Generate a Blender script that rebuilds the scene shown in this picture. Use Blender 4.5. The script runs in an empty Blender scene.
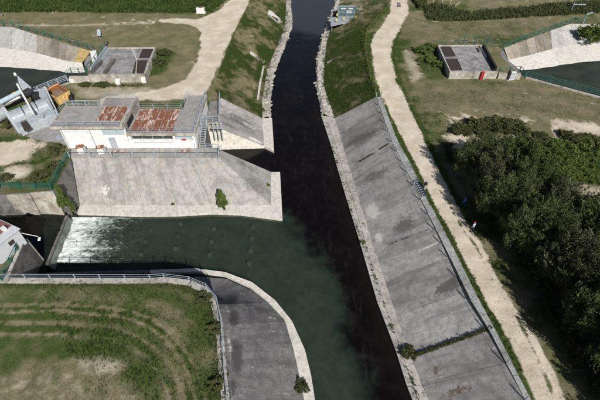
import bpy, bmesh, math, random
import numpy as np
from mathutils import Vector, Matrix
from mathutils.geometry import delaunay_2d_cdt

random.seed(7); rng = np.random.default_rng(7)
sc = bpy.context.scene
COL = sc.collection
R = math.radians

# ------------------------------------------------------------------ camera
CAM_H = 40.0; TILT = 44.4; FPX = 416.0
cd = bpy.data.cameras.new("camera"); cam = bpy.data.objects.new("camera", cd); COL.objects.link(cam)
cam.location = (0, 0, CAM_H); cam.rotation_euler = (R(90 - TILT), 0, 0)
cd.sensor_width = 36; cd.lens = FPX / 600 * 36; cd.clip_end = 6000; cd.clip_start = 0.5
sc.camera = cam
# ------------------------------------------------------------------ light
SUN_EL = 39.0
sun_dir = Vector((0.38, -0.925, 0)).normalized()          # towards the sun, on the ground
sv = Vector((sun_dir.x * math.cos(R(SUN_EL)), sun_dir.y * math.cos(R(SUN_EL)), math.sin(R(SUN_EL))))
w = bpy.data.worlds.new("World"); sc.world = w; w.use_nodes = True
nt = w.node_tree; sky = nt.nodes.new('ShaderNodeTexSky'); sky.sky_type = 'NISHITA'; sky.sun_disc = False
sky.sun_elevation = R(SUN_EL); sky.sun_rotation = math.atan2(sun_dir.x, sun_dir.y)
nt.links.new(sky.outputs[0], nt.nodes['Background'].inputs[0]); nt.nodes['Background'].inputs[1].default_value = 0.05
sl = bpy.data.lights.new("sun", 'SUN'); sl.energy = 5.0; sl.angle = R(0.5); sl.color = (1, 0.95, 0.88)
so = bpy.data.objects.new("sun", sl); COL.objects.link(so); so.rotation_euler = sv.to_track_quat('Z', 'Y').to_euler()
so.location = (20, -30, 60)
sc.view_settings.view_transform = 'Standard'; sc.view_settings.look = 'None'
sc.view_settings.exposure = 0.28; sc.view_settings.gamma = 1

# ------------------------------------------------------------------ survey helper: site-plan point -> metres at level z
_a = R(TILT); _ca, _sa = math.cos(_a), math.sin(_a)
def P(u, v, z=0.0):
    x = (u - 300) / FPX; y = -(v - 200) / FPX
    dy = _ca + y * _sa; dz = -_sa + y * _ca
    t = (z - CAM_H) / dz
    return Vector((x * t, dy * t, z))
def pix(x, y, z):
    dz = z - CAM_H; f = y * _ca - dz * _sa; up_ = y * _sa + dz * _ca
    return 300 + FPX * x / f, 200 - FPX * up_ / f
def PP(lst, z=0.0): return [P(a[0], a[1], z if len(a) < 3 else a[2]) for a in lst]

# ------------------------------------------------------------------ object helpers
def tag(o, label=None, cat=None, group=None, kind=None):
    if label: o['label'] = label
    if cat: o['category'] = cat
    if group: o['group'] = group
    if kind: o['kind'] = kind
    return o
def empty(name, loc, label, cat, group=None, rz=0):
    o = bpy.data.objects.new(name, None); COL.objects.link(o); o.location = loc; o.rotation_euler[2] = rz
    o.empty_display_size = 0.5
    return tag(o, label, cat, group)
def link(name, me, mat=None, parent=None, loc=None):
    """world-space mesh data; if parented to an (untransformed-rotation) empty, shift by parent location"""
    o = bpy.data.objects.new(name, me); COL.objects.link(o)
    if mat and not me.materials: me.materials.append(mat)
    if parent is not None: o.parent = parent
    if loc is not None: o.location = loc
    return o

class MB:
    def __init__(s): s.v = []; s.f = []
    def add(s, vs, fs):
        n = len(s.v); s.v += [tuple(x) for x in vs]; s.f += [tuple(i + n for i in f) for f in fs]; return s
    def box(s, c, d, rz=0.0, bevel=0):
        m = Matrix.Rotation(rz, 3, 'Z'); c = Vector(c); hx, hy, hz = d[0] / 2, d[1] / 2, d[2] / 2
        vs = [c + m @ Vector((sx * hx, sy * hy, sz * hz)) for sz in (-1, 1) for sx, sy in ((-1, -1), (1, -1), (1, 1), (-1, 1))]
        return s.add(vs, [(3, 2, 1, 0), (4, 5, 6, 7), (0, 1, 5, 4), (1, 2, 6, 5), (2, 3, 7, 6), (3, 0, 4, 7)])
    def bar(s, a, b, w_, h_=None, up=(0, 0, 1)):
        a = Vector(a); b = Vector(b); h_ = h_ or w_; d = (b - a).normalized(); up = Vector(up)
        if abs(d.dot(up)) > 0.98: up = Vector((0, 1, 0))
        r = d.cross(up).normalized(); u2 = r.cross(d)
        vs = [p + r * (sx * w_ / 2) + u2 * (sy * h_ / 2) for p in (a, b) for sx, sy in ((-1, -1), (1, -1), (1, 1), (-1, 1))]
        return s.add(vs, [(3, 2, 1, 0), (4, 5, 6, 7), (0, 1, 5, 4), (1, 2, 6, 5), (2, 3, 7, 6), (3, 0, 4, 7)])
    def tube(s, a, b, r0, r1=None, n=8, cap=True):
        a = Vector(a); b = Vector(b); r1 = r0 if r1 is None else r1
        d = (b - a).normalized(); up = Vector((0, 0, 1)) if abs(d.z) < 0.95 else Vector((0, 1, 0))
        r = d.cross(up).normalized(); u2 = r.cross(d)
        vs = [p + (r * math.cos(k * 2 * math.pi / n) + u2 * math.sin(k * 2 * math.pi / n)) * rr for p, rr in ((a, r0), (b, r1)) for k in range(n)]
        fs = [(k, (k + 1) % n, n + (k + 1) % n, n + k) for k in range(n)]
        if cap: fs += [tuple(range(n - 1, -1, -1)), tuple(range(n, 2 * n))]
        return s.add(vs, fs)
    def prism(s, top, zb, drop=None):
        """top: list of 3D points (any winding); extruded straight down to zb"""
        n = len(top); top = [Vector(p) for p in top]
        ar = sum(top[i].x * top[(i + 1) % n].y - top[(i + 1) % n].x * top[i].y for i in range(n))
        if ar < 0: top = top[::-1]
        bot = [Vector((p.x, p.y, zb)) for p in top]
        return s.add(top + bot, [tuple(range(n)), tuple(range(2 * n - 1, n - 1, -1))] + [(i, n + i, n + (i + 1) % n, (i + 1) % n) for i in range(n)])
    def build(s, name, mat, parent=None, smooth=False, origin=None, bevel=0):
        vs = s.v
        o3 = Vector((0, 0, 0))
        if parent is not None: o3 = Vector(parent.matrix_basis.translation)
        p = parent.parent if parent is not None else None
        while p is not None: o3 = o3 + Vector(p.matrix_basis.translation); p = p.parent
        if origin is not None:
            org = Vector(origin)
        elif parent is None:
            zmin = min(v[2] for v in vs); org = Vector((sum(v[0] for v in vs) / len(vs), sum(v[1] for v in vs) / len(vs), zmin))
        else: org = Vector((sum(v[0] for v in vs) / len(vs), sum(v[1] for v in vs) / len(vs), sum(v[2] for v in vs) / len(vs)))
        me = bpy.data.meshes.new(name); me.from_pydata([(v[0] - org.x, v[1] - org.y, v[2] - org.z) for v in vs], [], s.f)
        if smooth: me.polygons.foreach_set('use_smooth', [True] * len(me.polygons))
        me.update()
        o = link(name, me, mat, parent, loc=org - o3)
        if bevel:
            b = o.modifiers.new('bevel', 'BEVEL'); b.width = bevel; b.segments = 2; b.limit_method = 'ANGLE'
        return o

def arr_mesh(name, verts, faces, mat, attrs=None, smooth=False, parent=None):
    """numpy verts (n,3), faces (m,k) -> object"""
    me = bpy.data.meshes.new(name); n = len(verts); m, k = faces.shape
    me.vertices.add(n); me.vertices.foreach_set('co', np.asarray(verts, np.float32).ravel())
    me.loops.add(m * k); me.loops.foreach_set('vertex_index', np.asarray(faces, np.int32).ravel())
    me.polygons.add(m); me.polygons.foreach_set('loop_start', np.arange(0, m * k, k, dtype=np.int32))
    me.polygons.foreach_set('loop_total', np.full(m, k, np.int32))
    me.polygons.foreach_set('use_smooth', np.full(m, bool(smooth)))
    me.update(calc_edges=True)
    for nm, a in (attrs or {}).items():
        at = me.attributes.new(nm, 'FLOAT', 'POINT'); at.data.foreach_set('value', np.asarray(a, np.float32))
    return link(name, me, mat, parent)

# ------------------------------------------------------------------ numpy noise
_perm = rng.random((256, 256))
def vnoise(x, y):
    xi = np.floor(x).astype(int); yi = np.floor(y).astype(int); fx = x - xi; fy = y - yi
    fx = fx * fx * (3 - 2 * fx); fy = fy * fy * (3 - 2 * fy)
    a = _perm[xi % 256, yi % 256]; b = _perm[(xi + 1) % 256, yi % 256]; c = _perm[xi % 256, (yi + 1) % 256]; d = _perm[(xi + 1) % 256, (yi + 1) % 256]
    return (a * (1 - fx) + b * fx) * (1 - fy) + (c * (1 - fx) + d * fx) * fy
def fbm(x, y, o=4):
    s = 0; a = .5; t = 0
    for i in range(o):
        s = s + a * vnoise(x + i * 17.3, y + i * 5.1); t += a; a *= .5; x = x * 2.03; y = y * 2.03
    return s / t
def sstep(a, b, x): t = np.clip((x - a) / (b - a), 0, 1); return t * t * (3 - 2 * t)
def dist_poly(x, y, pts):
    d = np.full(x.shape, 1e9)
    for (a, b) in zip(pts[:-1], pts[1:]):
        dx, dy = b[0] - a[0], b[1] - a[1]; L = dx * dx + dy * dy + 1e-9
        t = np.clip(((x - a[0]) * dx + (y - a[1]) * dy) / L, 0, 1)
        d = np.minimum(d, np.hypot(x - a[0] - t * dx, y - a[1] - t * dy))
    return d
def inside(x, y, pts):
    r = np.zeros(x.shape, bool); n = len(pts)
    for i in range(n):
        ax, ay = pts[i][0], pts[i][1]; bx, by = pts[(i + 1) % n][0], pts[(i + 1) % n][1]
        if ay == by: continue
        r ^= ((ay > y) != (by > y)) & (x < (bx - ax) * (y - ay) / (by - ay) + ax)
    return r
def sdist(x, y, pts):
    """negative inside"""
    pts = list(pts); d = dist_poly(x, y, pts + pts[:1]); return np.where(inside(x, y, pts), -d, d)
def xy(lst, z=0): return [(p.x, p.y) for p in PP(lst, z)]

# ------------------------------------------------------------------ material helpers
class NT:
    def __init__(s, name):
        s.m = bpy.data.materials.new(name); s.m.use_nodes = True; s.t = s.m.node_tree; s.b = s.t.nodes['Principled BSDF']
        s.pos = s.n('ShaderNodeNewGeometry').outputs['Position']
        s.b.inputs['Roughness'].default_value = .9; s.b.inputs['Specular IOR Level'].default_value = .2
    def n(s, k, **kw):
        nd = s.t.nodes.new(k)
        for a, b in kw.items(): setattr(nd, a, b)
        return nd
    def l(s, a, b): s.t.links.new(a, b)
    def noise(s, scale, detail=5, rough=.55, vec=None, dist=0):
        nd = s.n('ShaderNodeTexNoise'); nd.inputs['Scale'].default_value = scale; nd.inputs['Detail'].default_value = detail
        nd.inputs['Roughness'].default_value = rough; nd.inputs['Distortion'].default_value = dist; s.l(vec or s.pos, nd.inputs['Vector']); return nd.outputs['Fac']
    def mapping(s, rz=0, scale=(1, 1, 1), vec=None):
        nd = s.n('ShaderNodeMapping'); nd.inputs['Rotation'].default_value = (0, 0, rz); nd.inputs['Scale'].default_value = scale
        s.l(vec or s.pos, nd.inputs['Vector']); return nd.outputs[0]
    def ramp(s, fac, a, b, ca=0., cb=1.):
        nd = s.n('ShaderNodeMapRange'); nd.interpolation_type = 'SMOOTHSTEP'
        for i, v in zip((1, 2, 3, 4), (a, b, ca, cb)): nd.inputs[i].default_value = v
        s.l(fac, nd.inputs[0]); return nd.outputs[0]
    def mix(s, fac, a, b, mode='MIX'):
        nd = s.n('ShaderNodeMix'); nd.data_type = 'RGBA'; nd.blend_type = mode
        for sock, v in ((nd.inputs[0], fac), (nd.inputs[6], a), (nd.inputs[7], b)):
            if isinstance(v, (int, float)): sock.default_value = v
            elif isinstance(v, tuple): sock.default_value = (*v[:3], 1)
            else: s.l(v, sock)
        return nd.outputs[2]
    def math(s, op, a, b=0.):
        nd = s.n('ShaderNodeMath', operation=op)
        for i, v in enumerate((a, b)):
            if isinstance(v, (int, float)): nd.inputs[i].default_value = v
            else: s.l(v, nd.inputs[i])
        return nd.outputs[0]
    def attr(s, name):
        nd = s.n('ShaderNodeAttribute'); nd.attribute_name = name; return nd.outputs['Fac']
    def rand(s): return s.n('ShaderNodeObjectInfo').outputs['Random']
    def bump(s, h, strength=.4, dist=.05):
        nd = s.n('ShaderNodeBump'); nd.inputs['Strength'].default_value = strength; nd.inputs['Distance'].default_value = dist
        s.l(h, nd.inputs['Height']); s.l(nd.outputs[0], s.b.inputs['Normal'])
    def color(s, c):
        if isinstance(c, tuple): s.b.inputs['Base Color'].default_value = (*c[:3], 1)
        else: s.l(c, s.b.inputs['Base Color'])

def concrete(name, light, dark, amt=.5, streak=None, flecks=0., moss=0., warm=0., tint=.12, sc_=.35):
    n = NT(name)
    big = n.noise(sc_, 8, .65, dist=.6); c = n.mix(n.ramp(big, .62 - amt * .35, .72 - amt * .1), light, dark)
    slope = False
    if streak in ('st', 'sm'):
        cx = n.n('ShaderNodeCombineXYZ'); n.l(n.attr('along'), cx.inputs[0]); n.l(n.attr('down'), cx.inputs[1]); stv = cx.outputs[0]
        wv = n.noise(.25, 4, .6)
        for fx, fy, a_, b_, k_, col in ((.55, .09, .47, .66, .75, tuple(x * .62 for x in dark)), (1.9, .13, .52, .7, .5, tuple(x * .8 for x in dark)), (1.3, .1, .58, .66, .6, tuple(min(.75, x * 1.35) for x in light)), (.16, 2.2, .55, .7, .25, tuple(x * .7 for x in dark))):
            if streak == 'sm': k_ *= .8
            st = n.noise(1.0, 7, .62, n.mapping(fx, (fx, fy, 1), stv), .35); c = n.mix(n.ramp(st, a_, b_, 0, k_), c, col)
        slope = True
        streak = None
    if streak is not None:
        st = n.noise(1.0, 6, .6, n.mapping(streak, (1.7, .16, .16)), .3)
        c = n.mix(n.ramp(st, .5, .68, 0, .65), c, tuple(x * .72 for x in dark))
        st2 = n.noise(1.0, 5, .6, n.mapping(streak + .03, (2.9, .1, .22)), .5)
        c = n.mix(n.ramp(st2, .6, .68, 0, .5), c, tuple(min(.75, x * 1.25) for x in light))
    mid = n.noise(1.6, 10, .8); c = n.mix(n.ramp(mid, .42, .62, 0, .6), c, tuple(x * .68 for x in dark)); c = n.mix(n.ramp(n.noise(3.7, 8, .8, dist=.5), .54, .66, 0, .4), c, tuple(min(.8, x * 1.2) for x in light))
    if warm: c = n.mix(n.ramp(n.noise(.9, 7, .7, dist=1), .52, .64, 0, warm), c, (.36, .27, .17))
    if moss: c = n.mix(n.ramp(n.noise(1.3, 7, .7, dist=.5), .55, .66, 0, moss), c, (.055, .06, .03))
    if flecks:
        c = n.mix(n.ramp(n.noise(5.5, 3, .6), .72 - flecks * .06, .74 - flecks * .05, 0, flecks), c, (.62, .6, .57))
        c = n.mix(n.ramp(n.noise(7, 4, .65), .68 - flecks * .06, .72 - flecks * .06, 0, flecks), c, tuple(x * .35 for x in dark))
    fine = n.noise(14, 6, .75); c = n.mix(.55, c, n.mix(n.ramp(fine, .33, .64), (.45, .45, .45), (1.08, 1.08, 1.08)), 'MULTIPLY')
    if slope:
        dk = n.math('ADD', n.attr('dk'), n.math('MULTIPLY', n.math('SUBTRACT', n.noise(2.6, 10, .85), .5), 2.6)); dk = n.math('ADD', dk, n.math('MULTIPLY', n.math('SUBTRACT', n.noise(11, 5, .8), .5), 1.4)); c = n.mix(n.ramp(dk, .5, .85, 0, .9), c, tuple(x * .42 for x in dark))
        lt = n.math('ADD', n.attr('lt'), n.math('MULTIPLY', n.math('SUBTRACT', n.noise(2.8, 10, .85), .5), 2.6)); c = n.mix(n.ramp(lt, .5, .85, 0, .75), c, (.62, .6, .56))
        rs = n.math('ADD', n.attr('rs'), n.math('MULTIPLY', n.math('SUBTRACT', n.noise(3.2, 9, .8), .5), 2.6)); c = n.mix(n.ramp(rs, .52, .8, 0, .7), c, (.11, .06, .04))
    if tint:
        r = n.ramp(n.rand(), 0, 1, 1 - tint, 1 + tint); cmb = n.n('ShaderNodeCombineColor')
        for i in range(3): n.l(r, cmb.inputs[i])
        c = n.mix(1., c, cmb.outputs[0], 'MULTIPLY')
    n.color(c); n.bump(n.math('ADD', fine, n.math('MULTIPLY', mid, 2.)), .5, .04); return n.m

def metal(name, col, rough=.55, var=.25, metallic=0., rust=0.):
    n = NT(name); f = n.noise(3, 6, .7)
    c = n.mix(n.ramp(f, .35, .65, 0, 1), col, tuple(x * (1 - var) for x in col))
    if rust: c = n.mix(n.ramp(n.noise(1.4, 8, .75, dist=.6), .58 - rust * .2, .62 - rust * .1), c, n.mix(n.ramp(n.noise(4, 5, .7), .35, .65), (.34, .125, .055), (.19, .07, .035)))
    n.color(c); n.b.inputs['Roughness'].default_value = rough; n.b.inputs['Specular IOR Level'].default_value = .4
    n.b.inputs['Metallic'].default_value = metallic; return n.m

G_RIVER = math.atan2(1, 0)
M = {}
ang_e = R(80)  # direction of the river embankment run
M['conc_east'] = concrete('weathered_grey_concrete', (.41, .395, .385), (.26, .25, .243), .5, streak='st', flecks=.5, warm=.1, tint=.15)
M['conc_mid'] = concrete('pale_stained_concrete', (.385, .375, .36), (.26, .252, .24), .5, streak='sm', flecks=.4, warm=.3, tint=.03)
M['conc_south'] = concrete('dark_speckled_concrete', (.205, .198, .203), (.13, .126, .13), .45, streak='st', flecks=1.0, tint=.03)
M['ledge'] = concrete('white_concrete_kerb', (.64, .615, .57), (.47, .45, .41), .25, flecks=.1, tint=.04)
M['ledge_old'] = concrete('old_kerb_concrete', (.46, .44, .41), (.27, .25, .23), .5, flecks=.4, moss=.75, tint=.08)
M['conc_pale'] = concrete('smooth_canal_lining', (.66, .635, .59), (.55, .53, .49), .3, tint=.03, sc_=.15)
M['conc_panel'] = concrete('canal_panel', (.5, .49, .475), (.37, .36, .34), .4, streak=R(10), tint=.08)
M['conc_panel_old'] = concrete('canal_panel_weathered', (.3, .275, .24), (.2, .18, .15), .5, streak=R(8), warm=.6, tint=.2)
M['conc_lichen'] = concrete('canal_panel_lichen', (.42, .33, .13), (.26, .19, .09), .5, warm=.5, tint=.05)
M['conc_deck'] = concrete('deck_concrete', (.27, .265, .265), (.16, .155, .155), .5, flecks=.3, tint=.05)
M['conc_wall'] = concrete('weathered_wall', (.5, .48, .43), (.26, .24, .2), .55, warm=.45, moss=.4, tint=.05)
M['conc_wedge'] = concrete('dark_wall', (.2, .19, .18), (.1, .095, .09), .5, moss=.5, tint=.05)
M['white_wall'] = concrete('whitewashed_render', (.8, .8, .79), (.7, .69, .67), .1, tint=.0)
M['lit_wall'] = concrete('sunlit_channel_wall', (.78, .76, .7), (.55, .5, .4), .25, warm=.35, tint=0)  # paler than other walls: sunlit brightness put into the base colour
M['roof'] = concrete('flat_roof', (.34, .33, .325), (.24, .23, .225), .45, tint=.05)
M['strip'] = concrete('verge_concrete', (.36, .37, .375), (.22, .22, .215), .5, moss=.5, tint=.1)
M['rail'] = metal('galvanised_blue_grey', (.3, .35, .41))
M['rail_green'] = metal('green_paint', (.02, .12, .09))
M['rail_rust'] = metal('rusty_brown_pipe', (.1, .075, .05))
M['steel'] = metal('grey_machine_steel', (.42, .46, .5), .45, .3, .3)
M['steel_pale'] = metal('pale_steel', (.38, .42, .45), .45, .3)
M['pipe'] = metal('light_blue_pipe', (.42, .52, .6), .4, .2)
M['dark'] = metal('dark_opening', (.02, .02, .022), .8)
M['black'] = metal('black_plastic', (.015, .015, .017), .6)
M['rust'] = metal('rusted_plate', (.55, .5, .47), .8, .2, 0, rust=.93)
M['rust_part'] = metal('rust_and_paint', (.62, .6, .57), .8, .2, 0, rust=.8)
M['brown_plate'] = metal('brown_grating', (.045, .032, .028), .85, .35)
M['skip'] = metal('yellow_paint', (.75, .5, .19), .6, .2, 0, rust=.02)
M['rust_in'] = metal('rusty_inside', (.26, .1, .045), .85, .4)
M['debris'] = metal('raked_debris', (.24, .17, .11), .95, .5)
M['glass'] = metal('window_glass', (.36, .46, .5), .15, .2)
M['glass_dark'] = metal('dark_window_glass', (.05, .06, .07), .15, .2)
M['white'] = metal('white_paint', (.6, .6, .585), .5, .1)
M['red'] = metal('red_paint', (.35, .02, .03), .5, .2)
M['yellow'] = metal('yellow_handle', (.75, .55, .05), .5, .2)
M['blue'] = metal('blue_steel', (.03, .045, .085), .5, .3)
M['sign'] = metal('grey_blue_sign', (.33, .38, .45), .5, .2)
M['roof_red'] = metal('weathered_red_roof', (.19, .09, .075), .8, .3)
M['kiosk'] = metal('light_grey_cladding', (.5, .52, .56), .6, .15)
M['wood'] = metal('pale_wood', (.5, .45, .36), .85, .3)

def rusty_plate(name, thr):
    n = NT(name); off = n.n('ShaderNodeCombineXYZ'); n.l(n.math('MULTIPLY', n.rand(), 40.), off.inputs[0]); ad = n.n('ShaderNodeVectorMath'); n.l(n.pos, ad.inputs[0]); n.l(off.outputs[0], ad.inputs[1])
    st = n.noise(1.0, 8, .7, n.mapping(0, (2.6, .55, 1), ad.outputs[0]), .6); f2 = n.noise(5, 6, .75, ad.outputs[0])
    c = n.mix(n.ramp(f2, .35, .65), (.25, .1, .055), (.14, .06, .038)); k = n.math('ADD', st, n.math('MULTIPLY', n.math('SUBTRACT', n.rand(), .5), .1))
    c = n.mix(n.ramp(k, thr, thr + .07, 0, .85), c, (.52, .43, .38)); n.color(c); n.b.inputs['Roughness'].default_value = .8; n.bump(f2, .4, .02); return n.m
M['rust'] = rusty_plate('rusted_plate', .53); M['rust_part'] = rusty_plate('rusted_plate_worn', .47)
M['deck_blotched'] = concrete('blotched_deck', (.36, .355, .36), (.17, .165, .17), .6, flecks=.4, tint=.03, sc_=.6)
def leafmat(name, c1, c2, tip=None, scale=1.2, trans=.3):
    n = NT(name); f = n.noise(scale, 3, .6)
    c = n.mix(n.ramp(f, .35, .65), c1, c2)
    g = n.n('ShaderNodeNewGeometry').outputs['Random Per Island']
    c = n.mix(n.ramp(g, 0, 1, 0, .5), c, tuple(x * .55 for x in c1))
    if tip: c = n.mix(n.ramp(n.noise(2.6, 2, .5), .62, .7, 0, .85), c, tip)
    n.color(c); n.b.inputs['Roughness'].default_value = .75
    tr = n.n('ShaderNodeBsdfTranslucent'); n.l(c, tr.inputs[0]) if not isinstance(c, tuple) else None
    ms = n.n('ShaderNodeMixShader'); ms.inputs[0].default_value = trans
    n.l(n.b.outputs[0], ms.inputs[1]); n.l(tr.outputs[0], ms.inputs[2]); n.l(ms.outputs[0], n.t.nodes['Material Output'].inputs[0]); return n.m
M['leaf_tree'] = leafmat('olive_willow_leaves', (.075, .1, .04), (.115, .135, .058), (.26, .3, .05))
M['leaf_green'] = leafmat('green_tree_leaves', (.07, .11, .032), (.115, .15, .048))
M['leaf_grey'] = leafmat('grey_olive_leaves', (.085, .095, .05), (.125, .13, .075), (.24, .28, .05))
M['leaf_scrub'] = leafmat('scrub_leaves', (.07, .09, .03), (.12, .12, .05))
M['leaf_shrub'] = leafmat('fresh_shrub_leaves', (.08, .13, .03), (.15, .19, .045))
M['leaf_crop'] = leafmat('crop_leaves', (.045, .09, .02), (.08, .12, .03), scale=.5)
M['leaf_reed'] = leafmat('reed_leaves', (.06, .085, .03), (.11, .12, .05))
M['leaf_dry'] = leafmat('dry_stems', (.2, .16, .09), (.12, .13, .05))
M['bark'] = metal('bark', (.1, .08, .06), .95, .4)

# ------------------------------------------------------------------ ground painting fields (material identity only)
ROAD_W = [(232,-14),(249,-14),(249,0),(238,20),(227,45),(217,70),(207,88),(204,97),(160,99),(118,101),(110,104),(100,103),(104,98),(125,95),(148,92),(172,86),(188,79),(197,65),(201,48),(202,32),(197,26),(186,23.5),(172,22.5),(160,21.5),(160,20),(172,19),(196,19.5),(210,15),(222,8),(232,0)]
PATH_L = [(392,-60),(392,0),(391,12),(384,24),(375,35),(371.5,45),(374,65),(377,85),(385,100),(400,132),(417,165),(434,200),(450,230),(486,300),(512,342),(537,397),(570,470)]
PATH_R = [(404,-60),(406,0),(408,12),(400,27),(393,40),(390,57),(396,82),(405,100),(420,132),(433,162),(450,195),(465,222),(482,247),(506,297),(535,340),(553,372),(563,400),(600,470)]
road_poly = xy(ROAD_W); path_poly = xy(PATH_L) + xy(PATH_R)[::-1]
pathc = [((a[0] + b[0]) / 2, (a[1] + b[1]) / 2) for a, b in zip(xy(PATH_L), xy(PATH_R))]
track1 = xy([(-60,309),(0,309),(60,308),(100,311),(130,315),(150,323),(168,336),(185,358),(195,378),(200,400),(203,440)])
track2 = xy([(-60,327),(0,328),(60,329),(110,333),(130,340),(150,353),(165,370),(174,390),(180,430)])
def paint(x, y):
    """returns dirt (bare pale soil), lush (green), dry (tan)"""
    w1 = (fbm(x * .9, y * .9) - .5) * 2; w2 = (fbm(x * .22 + 9, y * .22) - .5) * 2; w3 = (fbm(x * .06 + 3, y * .55 + 8) - .5) * 2; w4 = (fbm(x * 2.3 + 3, y * 2.3 + 8, 3) - .5) * 2
    dirt = np.zeros(x.shape); lush = np.clip(.5 + w2 * .55 + w1 * .35 + w3 * .75, 0, 1)
    def blob(px, r, z=0, e=.6):
        p = P(px[0], px[1], z); return sstep(r * (1 + e), r * .3, np.hypot(x - p.x, y - p.y) + w1 * r * .35)
    def area(poly, soft=1.5):
        return sstep(soft, -soft, sdist(x, y, xy(poly)) + w1 * soft)
    # roads
    dirt = np.maximum(dirt, sstep(.7, -.5, sdist(x, y, road_poly) + w1 * .55 + w2 * .4))
    dirt = np.maximum(dirt, sstep(.45, -.3, sdist(x, y, path_poly) + w1 * .25 + w2 * .1))
    dirt = np.maximum(dirt, .75 * sstep(1.3, .1, dist_poly(x, y, xy([(-40,24.5),(60,25.5),(110,24.5),(150,23.5)])) + w1 * .7) * .5)
    # strips of green beside the path
    dp = dist_poly(x, y, xy(PATH_R)[3:12]); lush = np.maximum(lush, sstep(1.7, .7, dp + w4 * .3))
    dl = dist_poly(x, y, xy(PATH_L)[4:]); lush = np.maximum(lush, 1.15 * sstep(2.4, .9, dl))
    # south-west field
    sw = area([(-90,286),(150,284),(190,285),(205,295),(214,310),(220,400),(224,470),(-90,470)])
    dt = dist_poly(x, y, track2); w5 = (fbm(dt * .9 + 4, dt * .0 + fbm(x * .15, y * .15) * 2) - .5) * 2; lush = lush * (1 - sw) + sw * np.clip(.88 + w2 * .45 + w1 * .35 + w5 * .55, 0, 1.1)
    for tr, wd in ((track1, .2), (track2, .24)):
        d = dist_poly(x, y, tr); g = sstep(wd + .12, wd * .35, np.abs(d - (.6 if tr is track2 else .42)) + w1 * .22 + w4 * .25)
        dirt = np.maximum(dirt, sw * g * (.2 + .16 * w4)); lush = lush * (1 - .9 * sw * g)
    g = area([(70,360),(85,355),(118,357),(122,372),(100,380),(78,374)], 1.2); dirt = np.maximum(dirt, g * .36); lush *= (1 - .8 * g)
    g = area([(-60,366),(60,364),(120,380),(150,395),(150,470),(-60,470)], 2.0); dirt = np.maximum(dirt, g * .2 * (1 + w4)); lush *= (1 - .75 * g)
    for b, r_ in (((100,345),2.0),((118,349),1.4),((148,374),1.6),((205,308),1.8),((206,335),1.8),((208,380),1.4),((10,363),1.0)): lush = np.maximum(lush, .85 * blob(b, r_, e=1.3))
    # left hillock, yard
    g = area([(0,143),(30,140),(42,146),(28,158),(0,166),(-30,168),(-30,148)], 1.2); dirt = np.maximum(dirt, g * .8)
    g = area([(-20,168),(60,146),(68,150),(54,188),(-20,188)], 1.2); lush = np.maximum(lush, g * np.clip(.65 + w1, .2, 1)); dirt = np.maximum(dirt, .6 * blob((14,173), 2.2))
    g = area([(70,86),(150,86),(170,90),(120,98),(80,100)], 1.5); lush = lush * (1 - g) + g * (.3 + .5 * w1); dirt = np.maximum(dirt, .35 * g)
    g = area([(152,52),(158,47),(176,52),(170,66),(162,74),(148,78),(147,70)], 1.0); lush = np.maximum(lush, g)
    g = area([(-90,12),(150,13),(200,14),(203,40),(200,62),(180,84),(150,95),(-90,110)], 1.5) * (1 - area([(152,50),(176,52),(162,76),(147,76)], 1.0)); lush = lush * (1 - .6 * g)
    dirt = np.maximum(dirt, .7 * sstep(1.6, 0, dist_poly(x, y, xy([(110,23),(140,22),(165,21),(180,21)])) + w1 * 1.5) * np.clip(.6 + w4, 0, 1))
    dirt = np.maximum(dirt, np.clip((w4 * .5 + w1 * .8 - .38) * 2, 0, .4) * sstep(40, 60, y))
    # east side
    g = area([(411,48),(437,45),(447,72),(446,81),(425,80),(408,60)], 1.2); lush = np.maximum(lush, g)
    g = area([(402,50),(412,50),(424,76),(420,82),(410,82)], 1.2); lush *= (1 - g); dirt = np.maximum(dirt, .35 * g)
    g = area([(410,85),(520,84),(600,100),(660,115),(660,125),(500,118),(420,108)], 2.5); lush = lush * (1 - g) + g * np.clip(.33 + w2 * .3 + .15 * w1, 0, 1)
    g = area([(440,108),(520,112),(600,122),(680,130),(680,145),(600,142),(500,150),(450,140)], 2.0); dirt = np.maximum(dirt, g * np.clip(w1 * 1.4 + w4 * .8 + .1, 0, .6)); lush *= (1 - .6 * g)
    for b, r_ in (((575,126),2.0),((590,128),2.0),((560,125),1.4),((500,143),1.3),((482,140),1.2),((455,138),2.0),((462,147),1.6)): dirt = np.maximum(dirt, np.clip(.65 + w4 * .5, 0, 1) * blob(b, r_))
    g = area([(400,0),(470,0),(470,8),(600,5),(680,3),(680,-60),(400,-60)], 2); lush = lush * (1 - g) + .12 * g
    g = area([(410,25),(680,10),(680,115),(500,100),(420,85)], 3); lush = lush * (1 - .3 * g)
    g = area([(400,17),(426,20),(600,14),(680,12),(680,22),(570,22),(480,35),(410,45),(400,35)], 2); lush = lush * (1 - g) + g * np.clip(.3 + w2 * .5, 0, 1)
    g = area([(560,176),(600,184),(660,195),(660,215),(600,205),(560,190)], 1.5); dirt = np.maximum(dirt, .35 * g); lush *= (1 - .5 * g)
    wheel = dist_poly(x, y, xy([(448,200),(462,228),(478,250),(498,290),(519,322),(540,362),(553,395),(575,440)])); lushc = sstep(.4, .05, wheel + w1 * .35) * sstep(.35, .55, fbm(x * .5, y * .5))
    dirt = dirt - .85 * lushc; lush = np.maximum(lush, .6 * lushc)
    wheel2 = dist_poly(x, y, xy([(398,-14),(398,10),(384,40),(388,80),(398,108),(418,150),(440,190)])); dirt = dirt - .22 * sstep(.6, .1, wheel2 + w1 * .5)
    wheel3 = dist_poly(x, y, xy([(240,-5),(222,25),(213,45),(207,65),(195,85),(170,93),(130,97)])); dirt = dirt - .25 * sstep(.7, .1, wheel3 + w1 * .7)
    return np.clip(dirt, 0, 1), np.clip(lush, 0, 1)

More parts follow.
